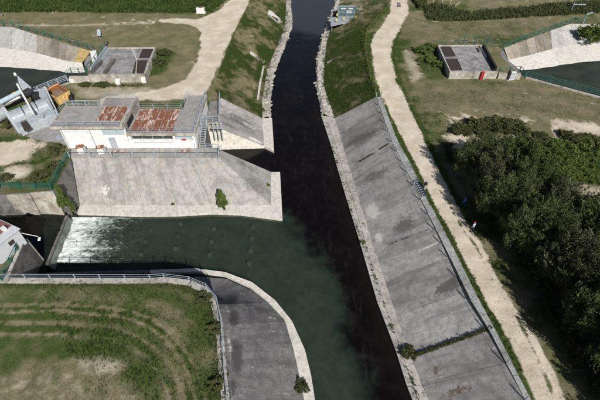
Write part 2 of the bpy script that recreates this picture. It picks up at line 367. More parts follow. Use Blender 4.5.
def ground_mat():
    n = NT('field_ground'); d = n.attr('dirt'); l = n.attr('lush')
    n1 = n.noise(2.2, 8, .7); n2 = n.noise(.35, 6, .6); n3 = n.noise(11, 5, .75)
    lf = n.math('ADD', l, n.math('MULTIPLY', n.math('SUBTRACT', n1, .5), .9))
    dry = n.mix(n.ramp(n2, .35, .65), (.26, .222, .137), (.17, .162, .092))
    dry = n.mix(n.ramp(n3, .55, .7, 0, .5), dry, (.3, .265, .19))
    grn = n.mix(n.ramp(n1, .35, .65), (.044, .08, .021), (.088, .12, .034))
    c = n.mix(n.ramp(lf, .1, .95), dry, grn)
    c = n.mix(.85, c, n.mix(n.ramp(n3, .33, .62), (.4, .42, .38), (1.12, 1.12, 1.12)), 'MULTIPLY'); c = n.mix(.6, c, n.mix(n.ramp(n.noise(4.5, 4, .7), .35, .6), (.6, .62, .58), (1.05, 1.05, 1.05)), 'MULTIPLY')
    df = n.math('ADD', d, n.math('MULTIPLY', n.math('SUBTRACT', n1, .5), .35))
    soil = n.mix(n.ramp(n2, .35, .6), (.66, .59, .49), (.52, .45, .35)); soil = n.mix(n.ramp(n3, .3, .8, 0, .4), soil, (.76, .7, .6))
    soil = n.mix(n.ramp(n.noise(1.1, 8, .7), .5, .68, 0, .5), soil, (.42, .36, .28)); soil = n.mix(.5, soil, n.mix(n.ramp(n.noise(16, 4, .7), .35, .62), (.7, .7, .7), (1., 1., 1.)), 'MULTIPLY')
    c = n.mix(n.ramp(df, .12, .6), c, soil)
    n.color(c); n.bump(n.math('ADD', n3, n1), .8, .12); n.b.inputs['Specular IOR Level'].default_value = .05; return n.m
M['ground'] = ground_mat()

# ------------------------------------------------------------------ channel rims and ground sheet
rim_west = [(300,-150),(262,-60),(256,-14),(250,2),(240,22),(230,45),(220,70),(214,88),(221,98),(210,104),(207,124),(205,148),(219,150),(219,158),(71,158),(53,190),(7,194),(-70,194)]
rim_sw = [(-70,222),(8,222),(26,239),(9,279),(150,279),(165,278),(190,281),(207,288),(217,300),(222,325),(225,370),(228,400),(233,480),(238,560)]
rim_east = [(700,560),(571,480),(525,400),(490,332),(471,301),(450,258),(436,230),(421,200),(407,172),(392,142),(376,97),(369,75),(364,50),(365,32),(375,20),(387,8),(390,-60),(395,-150)]
RIM = PP(rim_west) + PP(rim_sw) + PP(rim_east)
RIM_L = PP([(-90,21),(4,26),(12,27),(37,35),(67,44),(93,50),(88,74),(86,78),(70,82),(40,92),(0,106),(-90,140)])
RIM_R = PP([(690,22),(600,24),(570,24),(550,31),(504,48),(499,54),(517,72),(526,77),(600,97),(690,121)])
def make_ground():
    pts = []; xs = np.arange(-110, 112, .7); ys = np.arange(4, 150, .7)
    gx, gy = np.meshgrid(xs, ys); keep = (np.abs(gx) < 22 + gy * .78)
    gx = gx[keep]; gy = gy[keep]
    for x0, x1, y0, y1 in ((-48, -3, 11, 37), (12, 27, 12, 62)):      # finer where tracks and path edges are close
        k = ~((gx > x0) & (gx < x1) & (gy > y0) & (gy < y1)); fx, fy = np.meshgrid(np.arange(x0, x1, .27), np.arange(y0, y1, .27)); kk = np.abs(fx) < 22 + fy * .78
        gx = np.r_[gx[k], fx[kk]]; gy = np.r_[gy[k], fy[kk]]
    for r_ in (RIM, RIM_L, RIM_R):
        rr = [(p.x, p.y) for p in r_]; s_ = sdist(gx, gy, rr); k = s_ > .3; gx = gx[k]; gy = gy[k]
    jit = rng.random((2, gx.size)) * .12; pts = [Vector(p) for p in zip(gx + jit[0], gy + jit[1])]
    for X in np.arange(-3000, 3001, 250.):
        for Y in np.arange(-2500, 4001, 250.):
            if abs(X) > 200 or Y > 250 or Y < -50: pts.append(Vector((X, Y)))
    edges = []
    for r_ in (RIM, RIM_L, RIM_R):
        s0 = len(pts); pts += [Vector((p.x, p.y)) for p in r_]; k = len(r_)
        edges += [(s0 + i, s0 + (i + 1) % k) for i in range(k)]
    vo, eo, fo = delaunay_2d_cdt(pts, edges, [], 0, 1e-5)[:3]
    vo = np.array([(p[0], p[1]) for p in vo]); fo = np.array([f for f in fo if len(f) == 3])
    cx = vo[fo].mean(1); bad = np.zeros(len(fo), bool)
    for r_ in (RIM, RIM_L, RIM_R): bad |= inside(cx[:, 0], cx[:, 1], [(p.x, p.y) for p in r_])
    fo = fo[~bad]
    x, y = vo[:, 0], vo[:, 1]
    dr = np.full(x.shape, 1e9)
    for r_ in (RIM, RIM_L, RIM_R): dr = np.minimum(dr, dist_poly(x, y, [(p.x, p.y) for p in r_] + [(r_[0].x, r_[0].y)]))
    d, l = paint(x, y)
    z = ((fbm(x * .5, y * .5) - .5) * .22 - d * .05) * sstep(.2, 2.5, dr)
    z = np.where(np.abs(x) + np.abs(y) > 400, 0, z)
    o = arr_mesh('ground', np.c_[x, y, z], fo, M['ground'], {'dirt': d, 'lush': l}, smooth=True); tag(o, kind='structure'); return o
ground = make_ground()

def curtain():
    mb = MB()
    for r_, zb in ((RIM, -6.4), (RIM_L, -3.4), (RIM_R, -3.4)):
        k = len(r_)
        for i in range(k):
            a, b = r_[i], r_[(i + 1) % k]
            mb.add([(a.x, a.y, -.01), (b.x, b.y, -.01), (b.x, b.y, zb), (a.x, a.y, zb)], [(0, 1, 2, 3)])
    o = mb.build('channel_wall', M['conc_wedge'], origin=(0, 0, 0)); tag(o, kind='structure')
curtain()
bed = MB().add([(-140, -40, -6.5), (90, -40, -6.5), (90, 420, -6.5), (-140, 420, -6.5)], [(0, 1, 2, 3)]).build('riverbed', M['conc_wedge'], origin=(0, 0, 0)); tag(bed, kind='structure')

# ------------------------------------------------------------------ water
def water_mat(name, kind):
    n = NT(name)
    if kind == 'river':
        g = n.attr('green'); br = n.attr('brown'); fr = n.attr('far')
        w1 = n.noise(.45, 6, .62, dist=.8)
        gf = n.math('ADD', g, n.math('ADD', n.math('MULTIPLY', n.math('SUBTRACT', w1, .5), .9), n.math('MULTIPLY', n.math('SUBTRACT', n.noise(1.6, 8, .7, dist=1.5), .5), .22)))
        grn = n.mix(n.ramp(n.noise(.5, 9, .72, dist=1.2), .35, .65), (.017, .034, .024), (.028, .046, .034)); grn = n.mix(n.ramp(n.noise(3, 6, .7, dist=1), .6, .75, 0, .35), grn, (.06, .08, .06))
        dark = n.mix(n.ramp(w1, .4, .7), (.0035, .0025, .0025), (.008, .006, .006))
        st = n.noise(1.0, 7, .65, n.mapping(R(-8), (1.6, .22, 1)), .8); dark = n.mix(n.ramp(st, .56, .72, 0, .6), dark, (.022, .02, .02))
        c = n.mix(n.ramp(gf, .15, .85), dark, grn); c = n.mix(n.ramp(n.math('ADD', n.attr('rif'), n.math('MULTIPLY', n.math('SUBTRACT', n.noise(3.2, 7, .75, n.mapping(R(20), (.6, 1.6, 1))), .5), 2.4)), .75, 1.0, 0, .8), c, (.3, .32, .34))
        c = n.mix(n.math('MULTIPLY', br, .55), c, (.011, .0075, .0055)); c = n.mix(fr, c, (.03, .032, .036))  # last mix paints the sky's grey reflection into the far water's colour
    else:
        c = n.mix(n.ramp(n.noise(.3, 5, .6), .35, .65), (.006, .008, .006) if kind == 'dark' else (.022, .027, .018), (.012, .015, .012) if kind == 'dark' else (.036, .04, .026))
    n.color(c); n.b.inputs['Roughness'].default_value = .12; n.b.inputs['IOR'].default_value = 1.33; n.b.inputs['Specular IOR Level'].default_value = .38
    rp = n.noise(2.6, 7, .68, n.mapping(R(10), (1, .55, 1))); rp2 = n.noise(.5, 3, .5)
    n.bump(n.math('ADD', n.math('MULTIPLY', rp, .25), rp2), .55 if kind != 'dark' else .15, .14)
    if kind == 'river':   # green water is shallow and lets a little of what lies under it through
        tr = n.n('ShaderNodeBsdfTransparent'); tr.inputs[0].default_value = (.64, .66, .58, 1); ms = n.n('ShaderNodeMixShader')
        n.l(n.math('MULTIPLY', n.ramp(g, .3, .9), .45), ms.inputs[0]); n.l(n.b.outputs[0], ms.inputs[1]); n.l(tr.outputs[0], ms.inputs[2])
        n.l(ms.outputs[0], n.t.nodes['Material Output'].inputs[0])
    return n.m
ZW = -5.5
green_poly = xy([(20,200),(282,212),(287,228),(300,236),(312,252),(325,272),(334,298),(340,325),(347,350),(355,375),(363,400),(379,470),(200,480),(20,300)], ZW)
east_edge = xy([(320,115),(331,147),(337,170),(346,200),(360,245),(375,300),(395,350),(412,400),(440,480)], ZW)
def make_water():
    xs = np.arange(-70, 46, .7); ys = np.concatenate([np.arange(-10, 130, .7), np.arange(130, 420, 10)]); gx, gy = np.meshgrid(xs, ys)
    x = gx.ravel(); y = gy.ravel(); nx, ny = len(xs), len(ys)
    wr = (fbm(x * .22, y * .22) - .5) * 3.5
    g = sstep(3.6, -3.6, sdist(x, y, green_poly) + wr)
    br = sstep(1.6, 0, dist_poly(x, y, east_edge)) * .75 + .35 * sstep(3, 0, dist_poly(x, y, east_edge))
    p = P(315, 36, ZW); far = sstep(-2.5, 4, (y - p.y) + (fbm(x * .5, y * .5) - .5) * 6 + (x - p.x) * .5)  # mask of the far reach that gets the painted sky grey
    rif = .62 * sstep(1.8, 0, dist_poly(x, y, xy([(296,41),(305,38),(316,36),(326,30),(333,27)], ZW))) + .38 * sstep(1.2, 0, dist_poly(x, y, xy([(320,45),(316,57),(316,82),(320,112),(332,147)], ZW)))
    i = np.arange(nx * ny).reshape(ny, nx); f = np.stack([i[:-1, :-1], i[:-1, 1:], i[1:, 1:], i[1:, :-1]], -1).reshape(-1, 4)
    o = arr_mesh('river_water', np.c_[x, y, np.full(x.shape, ZW)], f, water_mat('river_water', 'river'), {'green': g, 'brown': np.clip(br, 0, 1), 'far': far, 'rif': rif}, smooth=True); tag(o, kind='structure')
make_water()
def flat(name, pts, mat, kind='structure'):
    o = MB().add(pts, [tuple(range(len(pts)))]).build(name, mat, origin=(0, 0, 0)); tag(o, kind=kind); return o
mw = water_mat('canal_water', 'canal'); mdk = water_mat('dark_channel_water', 'dark')
flat('canal_water', [(p.x, p.y, -2.5) for p in RIM_L], mw); flat('canal_water', [(p.x, p.y, -2.5) for p in RIM_R], mw)
crestA, crestB = P(67, 216, -4.25), P(47, 265, -4.25)
flat('channel_water', [crestA, crestB, P(47, 300, -4.25), P(-90, 300, -4.25), P(-90, 180, -4.25), P(60, 190, -4.25)], mdk)

# ------------------------------------------------------------------ ruled embankments
def lerp(a, b, t): return a + (b - a) * t
def ruled_grid(pairs, zt, zb, ns, nt_):
    """pairs of plan points (top, toe) -> grid (rows s, cols t)"""
    T = [P(p[0][0], p[0][1], zt) for p in pairs]; B = [P(p[1][0], p[1][1], zb) for p in pairs]
    rows = []
    for k in range(len(pairs) - 1):
        for i in range(ns + (k == len(pairs) - 2)):
            s_ = i / ns; a = lerp(T[k], T[k + 1], s_); b = lerp(B[k], B[k + 1], s_)
            rows.append([lerp(a, b, j / nt_) for j in range(nt_ + 1)])
    return rows
STAINS = {'dk': [], 'lt': [], 'rs': []}
def slab_grid(T0, T1, B0, B1, name, mat, root, th=.18, gap=.02, lift=0., al0=0., n_=14):
    T0, T1, B0, B1 = map(Vector, (T0, T1, B0, B1)); L = max(.01, ((T1 - T0).length + (B1 - B0).length) / 2); g = min(.45, gap / L)
    t0, t1 = lerp(T0, T1, g), lerp(T0, T1, 1 - g); b0, b1 = lerp(B0, B1, g), lerp(B0, B1, 1 - g)
    nrm = (t1 - b0).cross(t0 - b1); nrm.normalize()
    if nrm.z < 0: nrm = -nrm
    H_ = ((B0 - T0).length + (B1 - T1).length) / 2; org = (t0 + t1 + b0 + b1) / 4; v = []; al = []; dn = []
    for i in range(n_ + 1):
        for j in range(n_ + 1):
            p = lerp(lerp(t0, t1, i / n_), lerp(b0, b1, i / n_), j / n_) + nrm * lift; v.append(tuple(p)); al.append(al0 + L * i / n_); dn.append(H_ * j / n_)
    v = np.array(v); k = (n_ + 1) ** 2; rim_ = [i * (n_ + 1) for i in range(n_ + 1)] + [n_ * (n_ + 1) + j for j in range(1, n_ + 1)] + [i * (n_ + 1) + n_ for i in range(n_ - 1, -1, -1)] + [j for j in range(n_ - 1, 0, -1)]
    low = v[rim_] - np.array(nrm) * th; V = np.r_[v, low]; al += [al[i] for i in rim_]; dn += [dn[i] for i in rim_]
    F_ = [(i * (n_ + 1) + j, i * (n_ + 1) + j + 1, (i + 1) * (n_ + 1) + j + 1, (i + 1) * (n_ + 1) + j) for i in range(n_) for j in range(n_)]
    m_ = len(rim_); F_ += [(rim_[i], rim_[(i + 1) % m_], k + (i + 1) % m_, k + i) for i in range(m_)]
    pu, pv = pix(V[:, 0], V[:, 1], V[:, 2]); at = {'along': al, 'down': dn}
    for key in STAINS:
        f = np.zeros(len(V))
        for (cu, cv, ru, rv, an, w_) in STAINS[key]:
            ca_, sa_ = math.cos(R(an)), math.sin(R(an)); du, dv_ = pu - cu, pv - cv; a_ = (du * ca_ + dv_ * sa_) / ru; b_ = (-du * sa_ + dv_ * ca_) / rv
            f = np.maximum(f, w_ * np.clip(1.3 - np.sqrt(a_ * a_ + b_ * b_), 0, 1))
        at[key] = f
    o3 = Vector(root.matrix_basis.translation); o = arr_mesh(name, V - np.array(org), np.array(F_), mat, at, parent=root); o.location = org - o3; return o
def slab_between(T0, T1, B0, B1, th=.18, gap=.02, lift=0., nseg=6):
    """a concrete slab lying on a slope, corners T0 T1 (top) B0 B1 (toe), inset by gap"""
    T0, T1, B0, B1 = map(Vector, (T0, T1, B0, B1))
    L = max(.01, ((T1 - T0).length + (B1 - B0).length) / 2); g = min(.45, gap / L)
    t0, t1 = lerp(T0, T1, g), lerp(T0, T1, 1 - g); b0, b1 = lerp(B0, B1, g), lerp(B0, B1, 1 - g)
    nrm = (t1 - b0).cross(t0 - b1); nrm.normalize()
    if nrm.z < 0: nrm = -nrm
    top = [t0, t1, b1, b0]; top = [p + nrm * lift for p in top]; bot = [p - nrm * th for p in top]
    mb = MB(); mb.add(top + bot, [(0, 1, 2, 3), (7, 6, 5, 4), (0, 4, 5, 1), (1, 5, 6, 2), (2, 6, 7, 3), (3, 7, 4, 0)]); return mb
def embankment(name, label, cat, pairs, zt, zb, mat, divs, gap=.02, group=None, jitter=.015, drop=None):
    """divs: slabs per pair interval; drop: how far each top point hangs below the rim"""
    T = [P(p[0][0], p[0][1], zt) for p in pairs]; B = [P(p[1][0], p[1][1], zb) for p in pairs]
    if drop: T = [t + Vector((0, 0, -d)) for t, d in zip(T, drop)]
    root = empty(name, sum(B, Vector()) / len(B), label, cat, group); al = 0.
    for k in range(len(pairs) - 1):
        nd = divs[k]; LL = ((T[k + 1] - T[k]).length + (B[k + 1] - B[k]).length) / 2
        for i in range(nd):
            s0, s1 = i / nd, (i + 1) / nd
            slab_grid(lerp(T[k], T[k + 1], s0), lerp(T[k], T[k + 1], s1), lerp(B[k], B[k + 1], s0), lerp(B[k], B[k + 1], s1), 'slab', mat, root, gap=gap, lift=.03 + random.uniform(0, jitter), al0=al)
            al += LL / nd
    mb = MB()
    for k in range(len(pairs) - 1):
        dz = Vector((0, 0, -.16)); mb.add([T[k] + dz, T[k + 1] + dz, B[k + 1] + dz, B[k] + dz], [(0, 1, 2, 3)])
    mb.build('bedding', M['conc_wedge'], root); return root
def ledge(root, inner, outer, z, mat, zb=-5.9, n=1, name='kerb', gap=.02, lip=0.):
    I = PP(inner, z); O = PP(outer, z - lip)
    for k in range(len(I) - 1):
        L = (I[k + 1] - I[k]).length; m_ = max(1, int(L / n)) if n > 1 else 1
        for j in range(m_):
            s0, s1 = j / m_ + gap / L, (j + 1) / m_ - gap / L
            MB().prism([lerp(I[k], I[k + 1], s0), lerp(I[k], I[k + 1], s1), lerp(O[k], O[k + 1], s1), lerp(O[k], O[k + 1], s0)], zb).build(name, mat, root)

# stains seen on the slopes: (centre, radii, turn, weight)
STAINS['dk'] += [(452,284,24,7,-27,1.35),(436,300,40,12,-27,.55),(470,292,22,14,-27,.4),(362,138,28,8,-25,.95),(374,176,26,8,-25,.85),(404,226,18,10,-27,1.0),(405,218,10,8,-27,.5),(440,345,36,8,-27,.35),(237,358,7,22,0,1.3),(234,318,7,12,0,1.1),(232,300,8,8,0,1.0),(250,305,14,6,20,.7),(262,312,8,5,30,.6),(232,388,7,14,0,1.0),(85,173,8,6,0,.6),(245,165,28,4,32,.7),(250,185,20,4,40,.6),(240,120,26,7,28,.9),(228,125,18,3,25,.8),(252,185,22,16,38,.7),(262,192,10,12,0,.5),(110,165,16,4,0,.5),(190,163,20,3,0,.4),(150,166,14,5,0,.45),(130,195,8,6,0,.4),(240,262,1,1,0,0),(122,185,5,16,0,.35),(200,178,5,15,0,.35)]
STAINS['lt'] += [(372,211,9,11,0,1.1),(379,238,7,10,-20,.85),(428,247,22,2.2,-27,.9),(440,262,18,1.8,-27,.8),(414,196,20,3,-27,.5),(458,283,14,3,-27,.55),(400,205,14,3,-27,.5),(355,122,16,3,-25,.45),(272,318,10,3,10,.6),(228,310,3,14,0,.7),(229,345,2.5,30,0,.7),(105,190,9,10,0,.7),(170,185,10,10,0,.5),(232,104,3,2,30,.5),(250,126,18,2.5,27,.7),(255,140,12,2.5,25,.9)]
STAINS['rs'] += [(437,371,5,9,-20,1.0),(455,392,16,7,-20,.85),(340,150,1,1,0,0),(470,388,10,5,-20,.7)]
# east embankment
eb_pairs = [((376,97),(335,118)), ((392,142),(350,168)), ((436,227),(375,250)), ((493,328),(411,357)), ((526,402),(434,412)), ((571,480),(480,500))]
east = embankment('embankment', 'long slope of grey concrete slabs along the right bank of the dark river', 'embankment', eb_pairs, 0, -5.0, M['conc_east'], [3, 3, 3, 2, 2], gap=.015)
e_in = [(336.5,118),(344,145),(351,168),(359.5,194),(376,249),(394,303),(411,354),(422,385),(434.5,412),(481,500)]
e_mid = [(326,116),(336,145),(343,169),(352,196),(367,248),(384,302),(402,352),(413,386),(426,416),(472,504)]
e_out = [(321,115),(331,145),(338,170),(346,197),(361,246),(377,301),(396,351),(407,386),(420,418),(465,507)]
ledge(east, e_in, e_mid, -5.0, M['ledge_old'], n=4.5, lip=.02)
ledge(east, e_mid, e_out, -5.08, M['ledge_old'], n=2.6, name='edging_stone', gap=.06, lip=.12)

# verge strip beyond the east railing: paving slabs
sv_root = empty('verge_paving', P(430, 200), 'narrow strip of grey paving slabs between the long railing and the gravel path', 'paving')
si = PP([(376.5,97),(392.5,142),(407.5,172),(421.5,200),(436.5,230),(450.5,258),(471.5,301),(490.5,332),(525.5,400),(571,480)], .05)
sx_ = PP([(381,97),(397,139),(413,168),(427,198),(443,228),(457,255),(478,298),(496,331),(531,400),(578,480)], .05)
for k in range(len(si) - 1):
    L = (si[k + 1] - si[k]).length; m_ = max(1, int(L / 1.8))
    for j in range(m_):
        a, b = j / m_ + .03 / L, (j + 1) / m_ - .03 / L
        MB().prism([lerp(si[k], si[k + 1], a), lerp(si[k], si[k + 1], b), lerp(sx_[k], sx_[k + 1], b), lerp(sx_[k], sx_[k + 1], a)], -.3).build('slab', M['strip'], sv_root)
kb = MB()
# central apron
mid_pairs = [((72,158),(80,205)), ((101,158),(111,205)), ((130,158),(143,205)), ((160,158),(177,205)), ((190,158),(212,205)), ((213,158),(240,205)), ((219,157.5),(271,205)), ((220,150),(271,172))]
mid = embankment('embankment', 'pale stained concrete apron below the white pump building, with a fan shaped right corner', 'embankment', mid_pairs, 0, -5.0, M['conc_mid'], [1] * 7, gap=.015)
ledge(mid, [(80,205),(111,205),(143,205),(177,205),(212,205),(240,205),(271,205),(271,172)], [(77,213),(111,214),(143,215),(177,214.5),(212,212.5),(240,213.5),(282.5,219),(280,172)], -5.0, M['ledge'], lip=.05)
MB().prism(PP([(220,150,0),(271,172,-5),(280,172,-5),(282,219,-5),(271,205,-5)]), -6).build('core', M['conc_wall'], mid) if False else None
cw = MB(); a, b = P(220, 150, 0), P(271, 172, -5); c2 = P(280, 172, -5)
cw.add([a, b, (b.x, b.y, -6.2), (a.x, a.y, -6.2)], [(0, 1, 2, 3)]); cw.add([b, c2, (c2.x, c2.y, -6.2), (b.x, b.y, -6.2)], [(0, 1, 2, 3)])
cw.build('side_wall', M['conc_wall'], mid)

# algae darkened waterline along the aprons
for nm, pts in (('waterline', [(77,213.4),(111,214.4),(143,215.4),(177,214.9),(212,212.9),(240,213.9),(282.3,219.4)]), ):
    Q = PP(pts, -5.32); mb = MB()
    for a, b in zip(Q[:-1], Q[1:]): mb.bar(a + Vector((0, -.03, 0)), b + Vector((0, -.03, 0)), .12, .42)
    mb.build(nm, M['conc_wedge'], mid)
# walkway slab between apron and building
wk = empty('walkway', P(140, 155), 'concrete walkway with slabs between the white building and the apron railing', 'walkway')
for i in range(10):
    u0 = 71 + i * 14.8; u1 = u0 + 14.7
    MB().prism(PP([(u0 + .2, 158),(u1, 158),(u1, 147.5),(u0 + .2, 147.5)], .06), -.3).build('slab', M['conc_mid'], wk)
# north wedge
nw = embankment('embankment', 'dark grey concrete slope fan on the far side of the gap, right of the building', 'embankment',
                [((221,98),(262,118)), ((215,111),(263,131)), ((207.5,124),(264,146))], 0, -5.0, M['conc_east'], [2, 2], gap=.02)
wl = MB(); a, b = P(207.5, 124, 0), P(264, 146, -5); c2 = P(274, 150, -5)
wl.add([a, b, (b.x, b.y, -6.2), (a.x, a.y, -6.2)], [(0, 3, 2, 1)]); wl.add([b, c2, (c2.x, c2.y, -6.2), (b.x, b.y, -6.2)], [(0, 3, 2, 1)])
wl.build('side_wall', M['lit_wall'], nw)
ledge(nw, [(262,118),(263,131),(264,146)], [(272,118),(273,134),(274,151)], -5.0, M['ledge'], lip=.03)
# south embankment
so_pairs = [((165,278),(195,276.5)), ((190,281),(226,279)), ((207,288),(250,290)), ((217,300),(267,303)), ((222,325),(285,322)), ((224,350),(293,348)), ((226,375),(299,375)), ((228,400),(304,400)), ((233,480),(316,500))]
sth = embankment('embankment', 'dark speckled concrete slope curving round the bottom left bank', 'embankment', so_pairs, 0, -5.0, M['conc_south'], [1, 1, 1, 1, 1, 1, 1, 1], gap=.004, jitter=.002, drop=[4.6, 3.8, 2.6, 1.0, .1, 0, 0, 0, 0])
ledge(sth, [(150,273),(195,271.5),(224,275),(250,287),(267,301),(284,319),(292,346),(298,375),(303,400),(315,500)], [(150,270),(195,268.3),(225,272),(252,282),(275,300),(292,321),(305,350),(311,375),(315,400),(325,500)], -5.05, M['ledge'], gap=.004)
sill = MB(); s1 = PP([(44,272.5),(100,271),(150,270)], -5.2); s2 = PP([(44,274.5),(100,273),(150,273)], -5.2)
for k in range(2): sill.prism([s1[k], s1[k + 1], s2[k + 1], s2[k]], -6.2)
o = sill.build('sill', M['conc_wedge']); tag(o, 'low dark wet sill running along the foot of the shaded south wall', 'sill')
# weir
wr_root = empty('weir', (crestA + crestB) / 2 + Vector((0, 0, -1.5)), 'slanting concrete weir crest with white water pouring over it', 'weir')
ca, cb = crestA + Vector((0, 0, .03)), crestB + Vector((0, 0, .03)); dr_ = Vector((.5, .06, 0))
MB().add([ca, cb, cb + dr_ + Vector((0, 0, -1.3)), ca + dr_ + Vector((0, 0, -1.3)), ca + Vector((0, 0, -2)), cb + Vector((0, 0, -2))], [(0, 1, 2, 3), (0, 4, 5, 1)]).build('weir_face', concrete('wet_weir', (.24, .28, .25), (.1, .12, .1), .5), wr_root)
MB().bar(ca, cb, .35, .2).build('crest', M['conc_wedge'], wr_root)
def foam():
    pl = P(66, 218, ZW), P(48, 266, ZW)
    L = 9.5; ns, ntt = 130, 130; verts = []; fo_ = []
    A = P(67.3, 217, ZW); B = P(48.6, 264, ZW); C = P(150, 217, ZW); D = P(135, 265, ZW)
    s_, t_ = np.meshgrid(np.linspace(0, 1, ns), np.linspace(0, 1, ntt))
    a = np.array(A); b = np.array(B); c = np.array(C); d = np.array(D)
    p = (a * (1 - t_[..., None]) + b * t_[..., None]) * (1 - s_[..., None]) + (c * (1 - t_[..., None]) + d * t_[..., None]) * s_[..., None]
    x, y = p[..., 0], p[..., 1]; n1 = fbm(x * 1.3, y * 1.6, 5); n2 = fbm(x * 4.5, y * 4.5, 4); lim = .62 + (fbm(x * .0 + 3, y * .35) - .5) * .6
    f = sstep(lim + .35, lim - .62, s_) * sstep(-.01, .03, t_) * sstep(1.01, .95, t_)
    z = ZW + .02 + f * (np.clip(n1 - .3, 0, 1) * .5 + (n2 - .5) * .1) - .02 * (s_ < .01)
    i = np.arange(ns * ntt).reshape(ntt, ns); q = np.stack([i[:-1, :-1], i[:-1, 1:], i[1:, 1:], i[1:, :-1]], -1).reshape(-1, 4)
    n = NT('white_water'); fa = n.attr('foam'); m1 = n.noise(1.1, 9, .72, n.mapping(R(-5), (.7, 1.3, 1)), 1.5); m2 = n.noise(5, 6, .7)
    k = n.math('ADD', n.math('ADD', n.math('MULTIPLY', fa, .95), n.math('MULTIPLY', n.math('SUBTRACT', m1, .5), 2.2)), n.math('MULTIPLY', n.math('SUBTRACT', m2, .5), .8))
    n.color(n.mix(n.ramp(k, .15, 1.15), (.13, .18, .15), (.68, .73, .72)))
    tr = n.n('ShaderNodeBsdfTransparent'); ms = n.n('ShaderNodeMixShader'); n.l(n.ramp(k, .05, .75), ms.inputs[0]); n.l(tr.outputs[0], ms.inputs[1]); n.l(n.b.outputs[0], ms.inputs[2]); n.l(ms.outputs[0], n.t.nodes['Material Output'].inputs[0]); n.b.inputs['Roughness'].default_value = .4; n.bump(m2, .6, .06)
    o = arr_mesh('foam', np.c_[x.ravel(), y.ravel(), z.ravel()], q, n.m, {'foam': f.ravel()}, smooth=True)
    tag(o, 'churning white foam below the weir in the green side channel', 'foam', kind='stuff')
foam()
# baffle blocks
baf = None
bm_ = MB(); NB = 14
for zz0, zz1, r0, r1 in ((-.4, -.04, .31, .3), (-.04, 0, .3, .22)): bm_.tube((0, 0, zz0), (0, 0, zz1), r0, r1, NB)
bmat = concrete('submerged_block', (.46, .42, .34), (.3, .28, .22), .6)
bspots = [(125,223),(121,234.5),(118,248),(112,261),(150,229),(145,241),(141,254),(180.5,223),(178,235),(175,247.5),(171,261),(213.5,228),(211.5,241),(209.5,254),(253,226),(251.5,238),(250.5,250),(249,263)]
bnames = ['top of the foam edge column','second of the foam edge column','third of the foam edge column','lowest of the foam edge column',
 'top, second column from weir','middle, second column from weir','lowest, second column from weir',
 'top, third column from weir','second down, third column from weir','third down, third column from weir','shaded lowest, third column from weir',
 'top, fourth column from weir','middle, fourth column from weir','bottom, fourth column from weir',
 'top, column nearest the river','second down, column nearest the river','third down, column nearest the river','bottom, column nearest the river']
for i, (u, v) in enumerate(bspots):
    p = P(u, v, ZW - .03)
    if baf is None: o = baf = bm_.build('baffle_block', bmat, smooth=False, origin=(0, 0, 0))
    else: o = baf.copy(); COL.objects.link(o)
    o.location = p; tag(o, 'round block in green water, ' + bnames[i], 'baffle block', 'round blocks in the green stilling basin')

# left channel pale wall, wing walls
lw = empty('retaining_wall', P(30, 205, -4), 'pale streaked concrete wall above the dark side channel', 'wall')
lt = [(7,195),(18.5,194.2),(30,193.3),(41.5,192.4),(53,191.5)]; lb_ = [(19,215),(30.5,215.3),(42,215.6),(53.5,216),(65.5,217)]
for k in range(4): slab_between(P(*lt[k], 0), P(*lt[k + 1], 0), P(*lb_[k], -4.6), P(*lb_[k + 1], -4.6), gap=.015).build('panel', M['conc_wall'], lw)
ww = MB(); q = [P(53.5,190,0), P(71,157.5,0), P(80,206,-5), P(66,217,-5)]
ww.add(q + [Vector((p.x, p.y, -6.3)) for p in q[2:]], [(0, 3, 2, 1), (3, 5, 4, 2)])
o = ww.build('wing_wall', M['conc_wedge']); tag(o, 'dark grey leaning wing wall behind the shrub at the left end of the apron', 'wall')
gb = MB(); q = [P(-40,196,0), P(7,195,0), P(19,214,-4.6), P(-40,221,-4.6)]; gb.add(q, [(0, 3, 2, 1)])
gb.add([P(7,195,.05), P(19,214,-4.5), P(2,217,-4.5)], [(0, 2, 1)])
o = gb.build('wing_wall', M['conc_deck']); tag(o, 'grey sloping wall end at the left edge above the dark channel', 'wall')
pr = MB(); A, B, C = P(26,239,.25), P(9,277.5,.25), P(44,261,-4.4); D = lambda p: Vector((p.x, p.y, -6.3))
A2 = A + Vector((-.6, .1, 0)); B2 = B + Vector((-.6, .1, 0))
pr.add([A, B, C, D(A), D(B), D(C), A2, B2], [(0, 1, 2), (0, 2, 5, 3), (1, 4, 5, 2), (6, 7, 1, 0)])
o = pr.build('wing_wall', M['conc_wedge']); tag(o, 'dark triangular wing wall beside the small grey kiosk, jutting into the channel', 'wall')
cp = MB(); cp.bar(A + Vector((-.2, 0, .06)), B + Vector((-.2, 0, .06)), .4, .14); cp.bar(A + Vector((0, 0, .02)), C + Vector((0, 0, .06)), .22, .12); cp.build('coping', M['ledge_old'], o)

